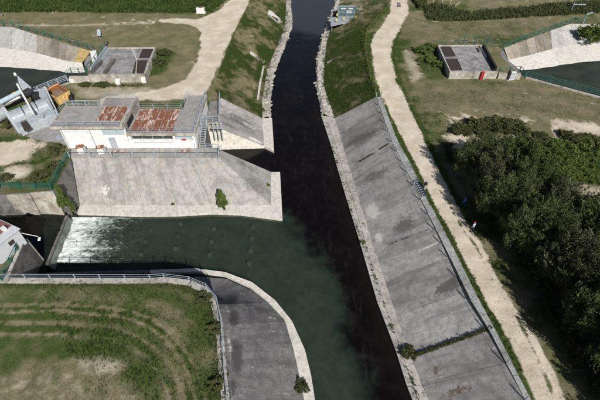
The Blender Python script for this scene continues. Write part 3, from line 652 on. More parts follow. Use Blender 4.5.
# ------------------------------------------------------------------ grass banks and rock edges
def bank(name, pairs, zt, zb, ns, ntt, lushf, dirtf, rough=.18):
    rows = ruled_grid(pairs, zt, zb, ns, ntt); nr, nc = len(rows), ntt + 1
    v = np.array([[tuple(p) for p in r_] for r_ in rows]).reshape(-1, 3); x, y = v[:, 0], v[:, 1]
    t = np.tile(np.linspace(0, 1, nc), nr)
    v[:, 2] += (fbm(x * .6, y * .6) - .5) * rough * 2.5 * np.sin(t * math.pi) - .02 * (t < .01)
    i = np.arange(nr * nc).reshape(nr, nc); f = np.stack([i[:-1, :-1], i[:-1, 1:], i[1:, 1:], i[1:, :-1]], -1).reshape(-1, 4)
    d = dirtf(x, y, t); l = lushf(x, y, t)
    o = arr_mesh(name, v, f, M['ground'], {'dirt': d, 'lush': l}, smooth=True); tag(o, kind='structure'); return v, f, d, l
wbp = [((256,-60),(292,-60)), ((256,-14),(288,-14)), ((250,2),(286,5)), ((240,22),(285,25)), ((230,45),(275,50)), ((220,70),(267,70)), ((214,88),(262,100)), ((221,98),(262,118))]
ebp = [((390,-60),(346,-60)), ((390,-14),(343,-14)), ((387,8),(338,8)), ((375,20),(331,28)), ((365,32),(327,45)), ((364,50),(325,62)), ((369,75),(324,85)), ((376,97),(335,118))]
def lw_(x, y, t):
    n_ = fbm(x * .25, y * .25); return np.clip((n_ - .5) * 2.2 + (fbm(x * 1.3, y * 1.3, 5) - .5) * 2.4 + .68 - .3 * np.exp(-((t - .5) / .25) ** 2), 0, 1)
def dw_(x, y, t): return np.clip((fbm(x * .35 + 40, y * .35) - .5) * 1.2 + (fbm(x * 2, y * 2) - .5) * 1.2 - .1, 0, .45) * (t > .25) * (t < .9)
def le_(x, y, t): return np.clip((fbm(x * .3 + 5, y * .3) - .5) * 2.0 + (fbm(x * 1.3, y * 1.3, 5) - .5) * 2.2 + .9 - .5 * sstep(P(340, 30).y, P(340, 10).y, y), 0, 1)
def de_(x, y, t): return np.clip((fbm(x * .5 + 80, y * .5) - .6) * 3, 0, .5) + .25 * sstep(P(340, 30).y, P(340, 10).y, y)
bw = bank('river_bank', wbp, 0, -4.85, 34, 34, lw_, dw_); be = bank('river_bank', ebp, 0, -4.85, 34, 34, le_, de_)
def rock_strip(pin, pout, name):
    I = PP(pin, -4.85); O = PP(pout, -5.65); v = []; nseg = 14
    for k in range(len(I) - 1):
        for i in range(nseg + (k == len(I) - 2)):
            s_ = i / nseg; a = lerp(I[k], I[k + 1], s_); b = lerp(O[k], O[k + 1], s_)
            for j in range(7):
                t = j / 6; p = lerp(a, b, t) + Vector((random.gauss(0, .1), random.gauss(0, .1), 0)) * (0 < j < 6)
                if j == 6: p = p + Vector((random.gauss(0, .22), random.gauss(0, .1), 0))
                p.z = -4.85 - .12 * t + random.gauss(0, .07) if j < 5 else (-5.3 if j == 5 else -5.8); v.append(tuple(p))
    v = np.array(v); nc = 7; nr = len(v) // nc; i = np.arange(nr * nc).reshape(nr, nc); f = np.stack([i[:-1, :-1], i[:-1, 1:], i[1:, 1:], i[1:, :-1]], -1).reshape(-1, 4)
    o = arr_mesh(name, v, f, M['rockbed']); tag(o, kind='structure')
M['rockbed'] = concrete('pale_rock', (.5, .475, .43), (.28, .26, .22), .5, flecks=.5, moss=.35, tint=.15)
w_in = [(292,-60),(288,-14),(286,5),(285,25),(275,50),(267,70),(262,100),(262,118)]; w_out = [(296,-60),(292,-14),(291,4),(294,26),(284,52),(276,70),(272,100),(272,119)]
e_i2 = [(346,-60),(343,-14),(338,8),(331,28),(327,45),(325,62),(324,85),(335,118)]; e_o2 = [(340,-60),(338,-14),(333,8),(324,28),(319,45),(315,62),(315,85),(320,115)]
rock_strip(w_in, w_out, 'rocky_shore'); rock_strip(e_i2, e_o2, 'rocky_shore')
# single rocks
def rock_mesh(seed):
    rnd = random.Random(seed); bm = bmesh.new(); bmesh.ops.create_icosphere(bm, subdivisions=2, radius=1)
    sx, sy, sz = rnd.uniform(.8, 1.3), rnd.uniform(.7, 1.1), rnd.uniform(.45, .7); o = Vector((rnd.random() * 50, rnd.random() * 50, 0))
    from mathutils import noise
    for v in bm.verts:
        k = 1 + .45 * (noise.noise(v.co * 1.3 + o)); v.co = Vector((v.co.x * sx * k, v.co.y * sy * k, v.co.z * sz * k))
    me = bpy.data.meshes.new('rock'); bm.to_mesh(me); bm.free(); me.materials.append(M['rockbed']); return me
rocks = [rock_mesh(i) for i in range(6)]
def scatter_rocks(pin, pout, n, label, group):
    I = PP(pin, -4.9); O = PP(pout, -5.5); k0 = len(I) - 1
    for i in range(n):
        k = random.randint(1, k0 - 1); s_ = random.random(); t = random.uniform(.2, 1.02)
        p = lerp(lerp(I[k], I[k + 1], s_), lerp(O[k], O[k + 1], s_), t)
        o = bpy.data.objects.new('rock', random.choice(rocks)); COL.objects.link(o); r_ = random.uniform(.14, .4)
        o.scale = (r_ * random.uniform(.8, 1.5), r_, r_ * .7); o.rotation_euler = (0, 0, random.random() * 6.28); o.location = (p.x, p.y, -4.97 - 1.6 * max(0, t - .8)); tag(o, label, 'rock', group)
scatter_rocks(w_in, w_out, 70, 'pale rock on the left shore of the river above the white building', 'rocks on the left shore')
scatter_rocks(e_i2, e_o2, 60, 'pale rock on the right shore of the river above the concrete slope', 'rocks on the right shore')

# ------------------------------------------------------------------ upper canals
def lining(label, top, bench, toe, mats, divs):
    root = empty('canal_lining', P(*bench[1], -2), label, 'canal lining'); c = 0
    for k in range(len(top) - 1):
        for i in range(divs[k]):
            s0, s1 = i / divs[k], (i + 1) / divs[k]
            f = lambda L, z: (lerp(P(*L[k], z), P(*L[k + 1], z), s0), lerp(P(*L[k], z), P(*L[k + 1], z), s1))
            a, b = f(top, 0.05); d, e = f(bench, -1.6)
            slab_between(a, b, d, e, gap=.03, lift=.03 + random.uniform(0, .03)).build('panel', mats[k] if isinstance(mats[k], bpy.types.Material) else mats[k][i], root)
    for k in range(len(bench) - 1):
        f = lambda L, z: (P(*L[k], z), P(*L[k + 1], z)); a, b = f(bench, -1.6); d, e = f(toe, -2.75)
        slab_between(a, b, d, e, gap=.006, lift=0).build('apron', M['conc_pale'], root)
    return root
lining('upper left canal lining of weathered panels over a smooth pale apron', [(-60,24),(-5,27),(12,27),(37,35),(67,44),(80,48),(91,51)], [(-60,46),(-5,47),(12,49),(37,53),(65,60.5),(74,62),(82,62.5)], [(-60,71),(-5,72.5),(14,73),(40,74.5),(66,76),(76,76),(86,75)],
       [M['conc_panel'], M['conc_panel'], M['conc_panel'], M['conc_panel_old'], M['conc_panel_old'], M['conc_lichen']], [3, 1, 2, 4, 2, 1])
lining('upper right canal lining with stained panels and a pale curved apron', [(504,48),(526,40),(550,31),(570,24),(600,24),(660,24)], [(508,60),(530,55),(552,49),(575,44.5),(600,42.5),(660,40)], [(523,73),(545,71.5),(562,69.5),(580,67.5),(600,66),(660,64)],
       [M['conc_panel_old'], M['conc_panel_old'], M['conc_panel'], M['conc_panel'], M['conc_panel']], [3, 3, 2, 3, 4])
def wall_run(name, label, pts, z, th, zb, mat, cat='wall', n=3.0):
    Q = PP(pts, z); root = empty(name, Q[0], label, cat)
    for a, b in zip(Q[:-1], Q[1:]):
        d = (b - a).normalized(); nr = Vector((-d.y, d.x, 0)) * th / 2; L = (b - a).length; m_ = max(1, int(L / n))
        for i in range(m_):
            p, q = lerp(a, b, i / m_ + .015 / L), lerp(a, b, (i + 1) / m_ - .015 / L); jz = Vector((0, 0, random.uniform(0, .02)))
            MB().prism([p + nr + jz, q + nr + jz, q - nr + jz, p - nr + jz], zb).build('block', mat, root)
    return root
wall_run('kerb_wall', 'low pale kerb wall under the green railing of the upper right canal', [(526,77),(600,97),(690,121)], .2, .5, -3, M['ledge_old'])
wall_run('kerb_wall', 'low kerb along the near side of the upper left canal', [(70,82),(40,92),(0,106),(-60,128)], .12, .5, -3, M['ledge_old'])
wall_run('kerb_wall', 'pale coping kerb along the near edge of the shaded south channel wall', [(-60,281),(9,280.5),(150,280.5),(165,279.5),(189,282.5)], .12, .7, -.3, M['ledge_old'], n=2.2)
wall_run('kerb_wall', 'pale crumbling kerb beside the curved railing of the bottom left field', [(190,283),(205,290),(214,302),(219.5,325),(222.5,370),(225.5,400),(231,480)], .1, .75, -.3, M['ledge_old'], n=1.6)
# smooth white wall ends at the intakes
def block(name, label, pts, zt, zb, mat, cat, parent=None, bevel=0):
    o = MB().prism(PP(pts, zt), zb).build(name, mat, parent, bevel=bevel)
    if parent is None: tag(o, label, cat)
    return o
# ------------------------------------------------------------------ intakes
def intake(label, outer, pits, screens, zt=1.5, extra=None):
    Q = PP(outer, zt - .25); c = sum(Q, Vector()) / 4; root = empty('canal_intake', (c.x, c.y, 0), label, 'intake')
    MB().prism([lerp(c, q, .985) for q in Q], -3).build('deck', M['deck_blotched'], root)
    Qt = PP(outer, zt); names = ['wall'] * 4
    for i in range(4):
        a, b = Qt[i], Qt[(i + 1) % 4]; ai, bi = lerp(c, a, .955), lerp(c, b, .955); ai.z = bi.z = zt
        L = (b - a).length; m_ = max(1, int(L / 4.2))
        for j in range(m_):
            e = .008 / m_
            MB().prism([lerp(a, b, j / m_ + e), lerp(a, b, (j + 1) / m_ - e), lerp(ai, bi, (j + 1) / m_ - e), lerp(ai, bi, j / m_ + e)], -3.0 if i != 2 else -.2).build('wall_panel', M['conc_wall'], root)
    for pt in pits:
        q = PP(pt, zt - .2); MB().prism(q, zt - .3).build('grating', M['brown_plate'], root)
        fr = MB()
        for a, b in zip(q, q[1:] + q[:1]): fr.bar(a, b, .1, .1)
        fr.bar(lerp(q[0], q[3], .5), lerp(q[1], q[2], .5), .06, .06); fr.build('grating_frame', M['brown_plate'], root)
    for (a, b, wd, h_, mt) in screens:
        MB().bar(P(*a, zt - .25 + h_ / 2), P(*b, zt - .25 + h_ / 2), wd, h_).build('screen_beam', M[mt], root)
    return root, zt
lin, _ = intake('left canal intake, a grey walled deck with two brown gratings at its right end', [(105.6,47.2),(155.5,47),(145,75),(88.5,75)],
    [[(143,49),(153,49),(149,57.7),(139,57.7)], [(136,60.5),(147,60.5),(143.5,73),(132.5,73)]],
    [((108,49.5),(94,66), .7, .35, 'steel'), ((105,57),(92,73), .4, .5, 'steel'), ((102,61),(91,73.5), .25, .8, 'conc_wedge'), ((114,59),(105,73), .7, .4, 'conc_wedge'), ((107,48),(91,70), .25, .9, 'rail'), ((132,48.5),(137,60), .15, .2, 'white'), ((137,60),(136,73.5), .15, .2, 'wood')])
rin, _ = intake('right canal intake, a grey walled deck with two brown gratings at its left end', [(437.5,45),(484,44.5),(498.5,71.5),(450,71.7)],
    [[(441,46.7),(450,46.7),(455.5,56),(445.5,56.5)], [(446,59),(457,59),(462,70),(451.5,70.2)]],
    [((483,46),(496,69), .35, .9, 'dark'), ((481,47.5),(487,57), .45, .35, 'steel'), ((489,58.5),(494,70.3), .5, .35, 'black'), ((478,48),(480.5,52), .5, .3, 'conc_wedge')])
# aprons of the channel beside intakes (trash screen bays)
block('bay_floor', 'sloping concrete screen bay between the left canal and its intake', [(89,52),(104,48),(88,74),(84,63)], -.9, -3, M['conc_deck'], 'screen bay')
block('bay_floor', 'concrete screen bay between the right canal and its intake', [(486,46),(503,49),(508,60),(521,73),(499,71)], -.5, -3, M['conc_deck'], 'screen bay')
block('pier', 'bright white concrete pier at the corner of the left canal by its intake', [(90,51),(96,50),(97,58),(92,61)], .35, -3, M['white_wall'], 'pier')
# walls continuing in front of the intakes
wall_run('retaining_wall', 'stained front wall below the left canal intake', [(69.5,76.5),(89,76.3)], 1.25, .5, -.3, M['conc_wall'])
wall_run('retaining_wall', 'stained front wall between the right intake and the canal railing', [(499,73),(521,74)], 1.1, .5, -.3, M['conc_wall'])
for (u, v, lab) in ((73, 81, 'small white marker stone at the left foot of the left intake wall'), (119, 83.5, 'small white marker stone at the middle of the left intake wall'), (144.5, 81, 'white corner stone at the right end of the left intake wall')):
    p = P(u, v + 1.5); mb = MB(); mb.prism([p + Vector((-.45, -.3, .8)), p + Vector((.45, -.3, .8)), p + Vector((.35, .3, 1.2)), p + Vector((-.35, .3, 1.2))], 0); tag(mb.build('marker_stone', M['white'], bevel=.05), lab, 'marker stone')
p = P(481, 79.5); o = MB().box(p + Vector((0, 0, .85)), (.55, .18, 1.7)).build('post', M['red'], bevel=.02); tag(o, 'dark red board post against the right intake wall', 'post')
cab = empty('cabinet', P(510, 79.5), 'white electric cabinet leaning by the right intake wall', 'cabinet')
p = P(510, 79.5); MB().box(p + Vector((.15, 0, .85)), (1.0, .5, 1.6), .1).build('housing', M['white'], cab, bevel=.03); MB().box(p + Vector((-.5, .02, .85)), (.3, .45, 1.65), .1).build('side_panel', M['black'], cab)
MB().box(p + Vector((.15, -.27, .9)), (.8, .04, 1.3), .1).build('door', M['steel_pale'], cab); MB().box(p + Vector((0, 0, .02)), (1.7, .8, .1), .1).build('base', M['ledge_old'], cab)

# ------------------------------------------------------------------ railings
def railing(label, pts, h=1.05, spacing=2.6, rails=3, mat='rail', r_=.035, z=0., zs=None, name='railing', post_w=None, mesh=False):
    Q = PP(pts, z) if zs is None else [P(a[0], a[1], q) for a, q in zip(pts, zs)]
    root = empty(name, Q[0], label, name.split('_')[-1]); up = Vector((0, 0, 1)); pw = post_w or r_ * 1.5
    pm = MB().box((0, 0, h / 2), (pw * 2, pw * 2, h)); first = None
    def post(p):
        nonlocal first
        if first is None: first = pm.build('post', M[mat], root, origin=(0, 0, 0)); o = first
        else: o = first.copy(); COL.objects.link(o); o.parent = root
        o.location = p - Q[0]
    L = 0
    for k, (a, b) in enumerate(zip(Q[:-1], Q[1:])):
        n_ = max(1, round((b - a).length / spacing))
        for i in range(n_): post(lerp(a, b, i / n_))
    post(Q[-1])
    for j in range(rails):
        zz = h * (1 - j / rails) - (.02 if j == 0 else 0); mb = MB()
        for a, b in zip(Q[:-1], Q[1:]): mb.tube(a + up * zz, b + up * zz, r_ if j == 0 else r_ * .75, n=6)
        mb.build('rail', M[mat], root)
    return root
railing('light blue railing along the edge of the shaded south channel wall', [(-60,280),(2,279.5),(151,280),(165,279),(190,282),(207,289),(217,301)], spacing=2.75, z=.12, r_=.028)
railing('pale blue railing curving down the right edge of the bottom left field', [(217,301),(222,325),(225,370),(228,400),(233,470)], spacing=3.2, rails=2, z=.1)
railing('long grey blue railing on the top edge of the right concrete slope', [(376,97),(392,142),(407,172),(421,200),(436,230),(450,258),(471,301),(490,332),(525,400),(560,460)], spacing=2.9, z=.06, r_=.01, rails=2, h=1.0, post_w=.04)
railing('brown rusty pipe railing winding along the top of the right grassy bank', [(392,-14),(388,8),(376,20),(366,32),(364.5,50),(369.5,75),(375,93)], mat='rail_rust', spacing=3.0, rails=2, r_=.035, h=.9)
railing('dark green railing along the top of the upper left canal panels', [(-40,24),(4,26),(13,26.5),(37,34),(60,41),(88,49),(94,49.5)], mat='rail_green', spacing=2.9, r_=.05, post_w=.07, h=1.3)
railing('green railing climbing between the left canal and its intake deck', [(88,72),(96,62),(106,47)], mat='rail_green', spacing=2.4, r_=.05, h=1.2, z=1.4, rails=2)
railing('small green railing at the water end of the left intake wall', [(66,78),(72,73),(87,73)], mat='rail_green', spacing=1.6, r_=.04, h=1.1, z=.6)
railing('dark green railing along the top of the upper right canal panels', [(503,49),(526,40),(550,31),(570,23.5),(585,22)], mat='rail_green', spacing=2.3, r_=.05, post_w=.07, h=1.3)
railing('green railing behind the right intake deck', [(437,45.5),(463,45),(484,45),(503,49)], mat='rail_green', spacing=2.2, r_=.03, h=1.2)
railing('green railing over the near wall of the upper right canal', [(526,76.5),(600,96),(690,120)], mat='rail_green', spacing=4.2, r_=.045, h=1.2, rails=4, z=.2)
railing('small green railing at the corner of the right intake front wall', [(499,72),(519,72),(524,78)], mat='rail_green', spacing=2.2, r_=.05, h=1.2, z=.6, rails=2)
railing('green mesh railing above the pale wall of the dark side channel', [(-40,190),(0,188.5),(20,189),(52,189.5),(69,158)], mat='rail_green', spacing=2.6, r_=.045, h=1.2, rails=5)
railing('green railing beside the grey kiosk and the dark wing wall', [(3,281),(7,277),(25,240),(22,234),(17,234)], mat='rail_green', spacing=1.6, r_=.05, h=1.2, rails=4)
railing('light blue railing along the walkway at the top of the concrete apron', [(70,157.3),(219,157.3)], spacing=3.2, z=.08, rails=2, r_=.04)
railing('short light blue railing across the right end of the building walkway', [(219,157),(219.5,150),(206,149)], spacing=1.1, z=.08, r_=.04)
railing('light blue walkway railing over the canal beside the gate machine', [(28,97),(50,87.5),(68,81)], spacing=2.2, z=.3, r_=.06, rails=4, h=1.2)
railing('light blue railing on the near edge of the wharf behind the orange skip', [(74,106),(99,105.5)], spacing=2.2, z=0, r_=.05, rails=2)

# ------------------------------------------------------------------ pump building
ZL, ZR = 4.3, 2.9
def rect(u0, v0, u1, v1, zt): a = P(u0, v0, zt); b = P(u1, v1, zt); return a, b
bl = empty('pump_building', P(130, 149), 'long white pump building with flat roofs half covered by rusty plates', 'building')
FY = P(100, 149, 0).y + .15                     # front wall plane
xl = P(68, 149, 0).x; xm = P(131, 149, 0).x; xr = P(197, 149, 0).x
rearL = P(100, 106, ZL).y; rearL2 = P(115, 98, ZL).y; rearR = P(160, 109, ZR).y; rearR2 = P(190, 95.5, ZR).y
x104 = P(101, 106, ZL).x; x184 = P(174, 133, ZR).x
def wallbox(x0, x1, y0, y1, z0, z1, nm, mt, par=None, bevel=0): return MB().box(((x0 + x1) / 2, (y0 + y1) / 2, (z0 + z1) / 2), (abs(x1 - x0), abs(y1 - y0), z1 - z0)).build(nm, M[mt], par if par is not None else bl, bevel=bevel)
T = .3
wallbox(xl, xm, FY, FY + T, -.2, ZL - .25, 'front_wall', 'white_wall'); wallbox(xl, xl + T, FY + T, rearL, -.2, ZL - .25, 'side_wall', 'white_wall')
wallbox(xl + T, xm - T, rearL - T, rearL, -.2, ZL - .25, 'rear_wall', 'white_wall'); wallbox(xm - T, xm, FY + T, rearL2, -.2, ZL - .25, 'side_wall', 'conc_wall')
wallbox(xm, xr, FY + .55, FY + .85, -.2, ZR - .25, 'front_wall', 'white_wall')
wallbox(xm, xr - .02, FY + .05, FY + .55, -.2, 1.35, 'front_ledge', 'white_wall')
wallbox(xr - T, xr, FY + .85, rearR2, -.2, ZR - .25, 'side_wall', 'white_wall'); wallbox(xm, xr - T, rearR - T, rearR, -.2, ZR - .25, 'rear_wall', 'white_wall')
for xx in (xm + .25, x184 - .2, xr - .25): wallbox(xx - .18, xx + .18, FY + .08, FY + .5, 1.35, ZR - .27, 'pillar', 'white_wall')
# roofs
rl = wallbox(xl - .9, xm + .05, FY - .45, rearL + .1, ZL - .25, ZL, 'roof', 'roof'); wallbox(x104, xm + .05, rearL + .12, rearL2 + .1, ZL - .25, ZL + .02, 'roof', 'roof')
wallbox(xm + .06, xr + .25, FY - .12, rearR + .1, ZR - .25, ZR, 'roof', 'roof'); wallbox(x184, xr + .25, rearR + .12, rearR2, ZR - .25, ZR + .015, 'roof', 'roof')
# fascia / parapet
wallbox(xl - .98, xm + .05, FY - .53, FY - .46, ZL - .35, ZL + .1, 'fascia', 'conc_wall'); wallbox(xm + .06, xr + .3, FY - .2, FY - .13, ZR - .35, ZR + .1, 'fascia', 'conc_wall')
wallbox(xm - .35, xm - .02, FY - .4, rearL2, ZL + .003, ZL + .35, 'parapet', 'conc_wall'); wallbox(xr - .02, xr + .24, FY - .1, rearR2, ZR + .02, ZR + .25, 'parapet', 'conc_wall')
wallbox(xl - .88, xl - .7, FY - .4, rearL, ZL + .003, ZL + .15, 'parapet', 'conc_wall')
wallbox(xm + .05, xm + .1, FY + 1.2, FY + 4, ZR + .1, ZR + 1.0, 'dark_gap_panel', 'dark')  # thin dark panel on the step wall, drawn for the dark gap
# rusty plates
def plates(u0, v0, u1, v1, z, n_, rowcut=1):
    a = P(u0, v1, z); b = P(u1, v0, z); q0 = P(u0, v1, z); x0 = q0.x; x1 = P(u1, v1, z).x; y0 = q0.y; y1 = P(u0, v0, z).y; pw = (x1 - x0) / n_
    for r_ in range(rowcut):
        for i in range(n_):
            ya, yb = y0 + (y1 - y0) * r_ / rowcut + .03, y0 + (y1 - y0) * (r_ + 1) / rowcut - .03; zz = z + random.uniform(.06, .14)
            mb = MB().box((x0 + pw * (i + .5), (ya + yb) / 2, zz - .03), (pw - .12, yb - ya, .07), random.uniform(-.006, .006))
            for k in (-.3, 0, .3): mb.box((x0 + pw * (i + .5 + k), (ya + yb) / 2, zz + .012), (.07, yb - ya - .1, .03))
            mb.build('cover_plate', M['rust_part'] if (i + r_) % 4 == 2 else M['rust'], bl)
plates(96, 107, 121, 121, ZL, 4, 2); plates(129.5, 109.5, 172.5, 132, ZR, 6, 2)
# windows
def window(x0, x1, z0, z1, y, nm='window', glass='glass', n_=2):
    fr = MB(); w_ = .07
    fr.box(((x0 + x1) / 2, y, z0), (x1 - x0, .1, w_)); fr.box(((x0 + x1) / 2, y, z1), (x1 - x0, .1, w_))
    for i in range(n_ + 1): fr.box((x0 + (x1 - x0) * i / n_, y, (z0 + z1) / 2), (w_, .1, z1 - z0))
    f = fr.build(nm, M['steel_pale'], bl)
    for i in range(n_):
        a = x0 + (x1 - x0) * i / n_ + w_ / 2; b = x0 + (x1 - x0) * (i + 1) / n_ - w_ / 2
        MB().box(((a + b) / 2, y + .01, (z0 + z1) / 2), (b - a, .03, z1 - z0 - w_)).build('pane', M[glass], f)
window(P(102.5,149,0).x + 1.0, xm - .25, 2.75, 3.9, FY - .03, n_=3)
window(xm + .5, x184 - .45, 1.5, ZR - .35, FY + .5, glass='glass_dark', n_=4); window(x184 + .05, xr - .5, 1.5, ZR - .35, FY + .5, glass='glass', n_=2)
wallbox(x184 + .8, x184 + 1.5, FY + .25, FY + .42, 1.36, 1.55, 'window_box', 'red')
wallbox(P(99,149,0).x, P(99,149,0).x + .35, FY - .04, FY + .01, 0, ZL - .4, 'pilaster', 'white_wall')
for u0, u1 in ((62, 100),): wallbox(P(68,149,0).x + .2, P(97,149,0).x, FY - .012, FY - .002, .5, 3.7, 'wall_panel', 'white_wall')
for xx in (xl + .25, P(97,149,0).x, xr - .35): MB().tube((xx, FY - .09 if xx < xm else FY - .02, 0), (xx, FY - .09 if xx < xm else FY - .02, (ZL if xx < xm else 1.3) - .35), .06).build('downpipe', M['steel'], bl)
wallbox(P(112,149,0).x, P(112,149,0).x + 1.0, FY - .05, FY - .003, .08, 2.1, 'door', 'steel_pale')
for i_ in range(5):
    xx = lerp(Vector((xl + .6, 0, 0)), Vector((xm - 3.5, 0, 0)), i_ / 4).x; wallbox(xx - .5, xx + .5, (FY + rearL) / 2 - 2.2, (FY + rearL) / 2 - 2.14, ZL + .003, ZL + .03, 'roof_seam', 'conc_deck')
# roof railings
def wrail(label, pts, **k):
    Q = [Vector(p) for p in pts]; up = Vector((0, 0, 1)); h = k.get('h', 1.0); root = empty('railing', Q[0], label, 'railing')
    f = None; r_ = k.get('r', .022)
    for a, b in zip(Q[:-1], Q[1:]):
        n_ = max(1, round((b - a).length / k.get('spacing', 2.2)))
        for i in range(n_ + 1):
            p = lerp(a, b, i / n_); 
            if f is None: o = f = MB().box((0, 0, h / 2), (r_ * 3, r_ * 3, h)).build('post', M['rail'], root, origin=(0, 0, 0))
            else: o = f.copy(); COL.objects.link(o); o.parent = root
            o.location = p - Q[0]
    for j in range(k.get('rails', 3)):
        mb = MB(); zz = h * (1 - j / k.get('rails', 3)) - .01
        for a, b in zip(Q[:-1], Q[1:]): mb.tube(a + up * zz, b + up * zz, r_, n=6)
        mb.build('rail', M['rail'], root)
wrail('blue grey railing along the front edge of the upper left roof', [(xl - .8, rearL, ZL), (xl - .8, FY - .4, ZL), (xm - .4, FY - .4, ZL)], spacing=2.6)
wrail('blue grey railing round the raised rear part of the left roof', [(xl - .7, rearL + .05, ZL), (x104, rearL + .05, ZL), (x104 + .1, rearL2, ZL + .02), (xm - .4, rearL2, ZL + .02)], spacing=1.6, rails=4)
wrail('blue grey railing along the front edge of the lower right roof', [(xm + .2, FY - .05, ZR), (xr + .1, FY - .05, ZR)], spacing=2.4)
wrail('blue grey railing down the right hand side of the lower right roof', [(xr + .12, FY + .3, ZR + .25), (xr + .12, rearR2 - .1, ZR + .25)], spacing=1.6)
wrail('blue grey railing behind the rusty plates of the lower right roof', [(xm + .3, rearR, ZR), (x184 - .2, rearR, ZR), (x184, rearR2 - .1, ZR), (xr + .1, rearR2 - .1, ZR)], spacing=2.2)
for i_, (xa, xb) in enumerate(((xl + .6, xl + 4.2), (xm + .8, x184 - .6))):
    MB().tube((xa, FY - .05, 3.2 if i_ == 0 else 1.2), (xb, FY - .05, 3.2 if i_ == 0 else 1.2), .035, n=6).build('conduit', M['steel'], bl)
# chimney vents on the walkway
for (u, v, lab) in ((82, 152.5, 'rust topped white vent box in front of the wall, the left one'), (102, 153, 'rust topped white vent box in front of the wall, the right one')):
    p = P(u, v); vb = empty('vent_box', p, lab, 'vent', 'vent boxes on the walkway')
    MB().box(p + Vector((0, 0, .55)), (.9, .7, 1.1), .25).build('casing', M['white'], vb, bevel=.03); MB().box(p + Vector((0, 0, 1.16)), (1.05, .85, .1), .25).build('lid', M['rust_in'], vb)
    MB().box(p + Vector((-.1, 0, 1.23)), (.45, .8, .05), .25).build('lid_rib', M['rust_part'], vb); MB().box(p + Vector((.62, .15, .55)), (.3, .35, 1.0), .25).build('pipe_box', M['steel'], vb)
for i, (u, v, w_, lab) in enumerate(((118, 152, 2.2, 'flat rusty hatch plate lying on the walkway left of centre'), (186, 151.5, 1.4, 'flat rusty hatch plate lying at the right end of the walkway'))):
    p = P(u, v); o = MB().box(p + Vector((0, 0, .1)), (w_, .55, .08), .02).build('hatch_plate', M['rust_part'], bevel=.01); tag(o, lab, 'hatch')
# side platform right of building + stairs
sp = empty('sluice_platform', P(212, 112), 'small grey sluice platform with steps right of the pump building', 'platform')
MB().prism(PP([(210,101),(219,101),(218.5,121),(206.5,122)], .25), -1.2).build('deck', M['conc_deck'], sp)
for i in range(5):
    v0 = 122.5 + i * 1.0; MB().prism(PP([(206.5,v0),(218.8,v0),(218.8,v0+1.2),(206.5,v0+1.2)], .1 - i * .22), -1.5).build('step', M['conc_wall'], sp)
railing('blue grey railing standing along the right side of the sluice platform', [(219.5,121),(220,98)], z=.25, spacing=1.9, rails=3, r_=.04, h=1.2)
railing('blue grey railing across the near end of the sluice platform', [(206.5,122),(219,121.5)], z=.25, spacing=1.3, rails=3, r_=.04)
ZG = -4.9
gf = empty('sluice_gate', P(209, 140, -2), 'row of pale gate spindles and steps against the lit wall right of the building', 'sluice gate')
for i, u in enumerate((213.5, 217.5, 221.5)):
    a = P(u, 127, -.2) + Vector((0, -.3, .9)); MB().tube(a, a + Vector((0, -.1, -3.3)), .1).build('spindle', M['steel_pale'], gf)
    MB().tube(a + Vector((-.28, 0, 0)), a + Vector((.28, 0, 0)), .06).build('handwheel', M['rail'], gf)
MB().bar(P(211, 128, .3), P(224, 128, .3), .2, .2).build('beam', M['steel'], gf)
# stair down on the right side wall of building
st = empty('stair', (xr + .7, FY + 2, 0), 'steep blue grey steel stair against the right side wall of the building', 'stair')
sa, sb = Vector((xr + .75, FY + 5.2, ZR - .4)), Vector((xr + .75, FY + .2, .1))
for dx in (-.4, .4): MB().bar(sa + Vector((dx, 0, 0)), sb + Vector((dx, 0, 0)), .07, .22).build('stringer', M['steel_pale'], st); MB().tube(sa + Vector((dx, 0, 1)), sb + Vector((dx, 0, 1)), .04, n=6).build('handrail', M['rail'], st)
for i in range(13): p = lerp(sa, sb, (i + .5) / 13); MB().box(p, (.76, .26, .04)).build('tread', M['steel'], st)
for i in range(4):
    p = lerp(sa, sb, i / 3); 
    for dx in (-.4, .4): MB().box(p + Vector((dx, 0, .5)), (.05, .05, 1)).build('baluster', M['rail'], st)
# paved yard left of building
yd = MB().prism(PP([(26,136),(50,124),(60,124),(66,145),(58,142),(44,141)], .06), -.2).build('yard_paving', M['roof'], origin=(0, 0, 0)); tag(yd, kind='structure')
o = MB().prism(PP([(55,137),(59,134.5),(62,138),(58,140.5)], .16), .065).build('drain_cover', M['sign'], bevel=.01); tag(o, 'blue grey steel cover in the paving at the left corner of the building', 'cover')

# ------------------------------------------------------------------ skip
sk = empty('skip', P(60, 100), 'orange yellow steel skip with rusty inside, full of raked debris', 'skip')
rim = PP([(44,90),(57.5,83.5),(69.5,91),(56.5,98.5)], 1.6); base = [Vector((p.x, p.y, .1)) for p in rim]; cc = sum(base, Vector()) / 4
base = [cc + (p - cc) * .92 for p in base]
for i in range(4):
    a, b, c_, d_ = rim[i], rim[(i + 1) % 4], base[(i + 1) % 4], base[i]; inn = lambda p: p + (Vector((cc.x, cc.y, p.z)) - p) * .05
    MB().add([a, b, c_, d_, inn(a), inn(b), inn(c_), inn(d_)], [(0, 1, 2, 3), (7, 6, 5, 4), (0, 4, 5, 1), (3, 2, 6, 7), (0, 3, 7, 4), (1, 5, 6, 2)]).build('side', M['skip'], sk)
    f1 = lerp(a, b, .06); a1 = [inn(inn(p)) for p in (a, b, c_, d_)]; MB().add([q + Vector((0, 0, -.06)) for q in a1], [(3, 2, 1, 0)]).build('lining', M['rust_in'], sk)
    e = MB(); e.bar(a, b, .14, .12); e.build('rim', M['skip'] if i > 1 else M['rust_in'], sk)
dv = []; fc = []
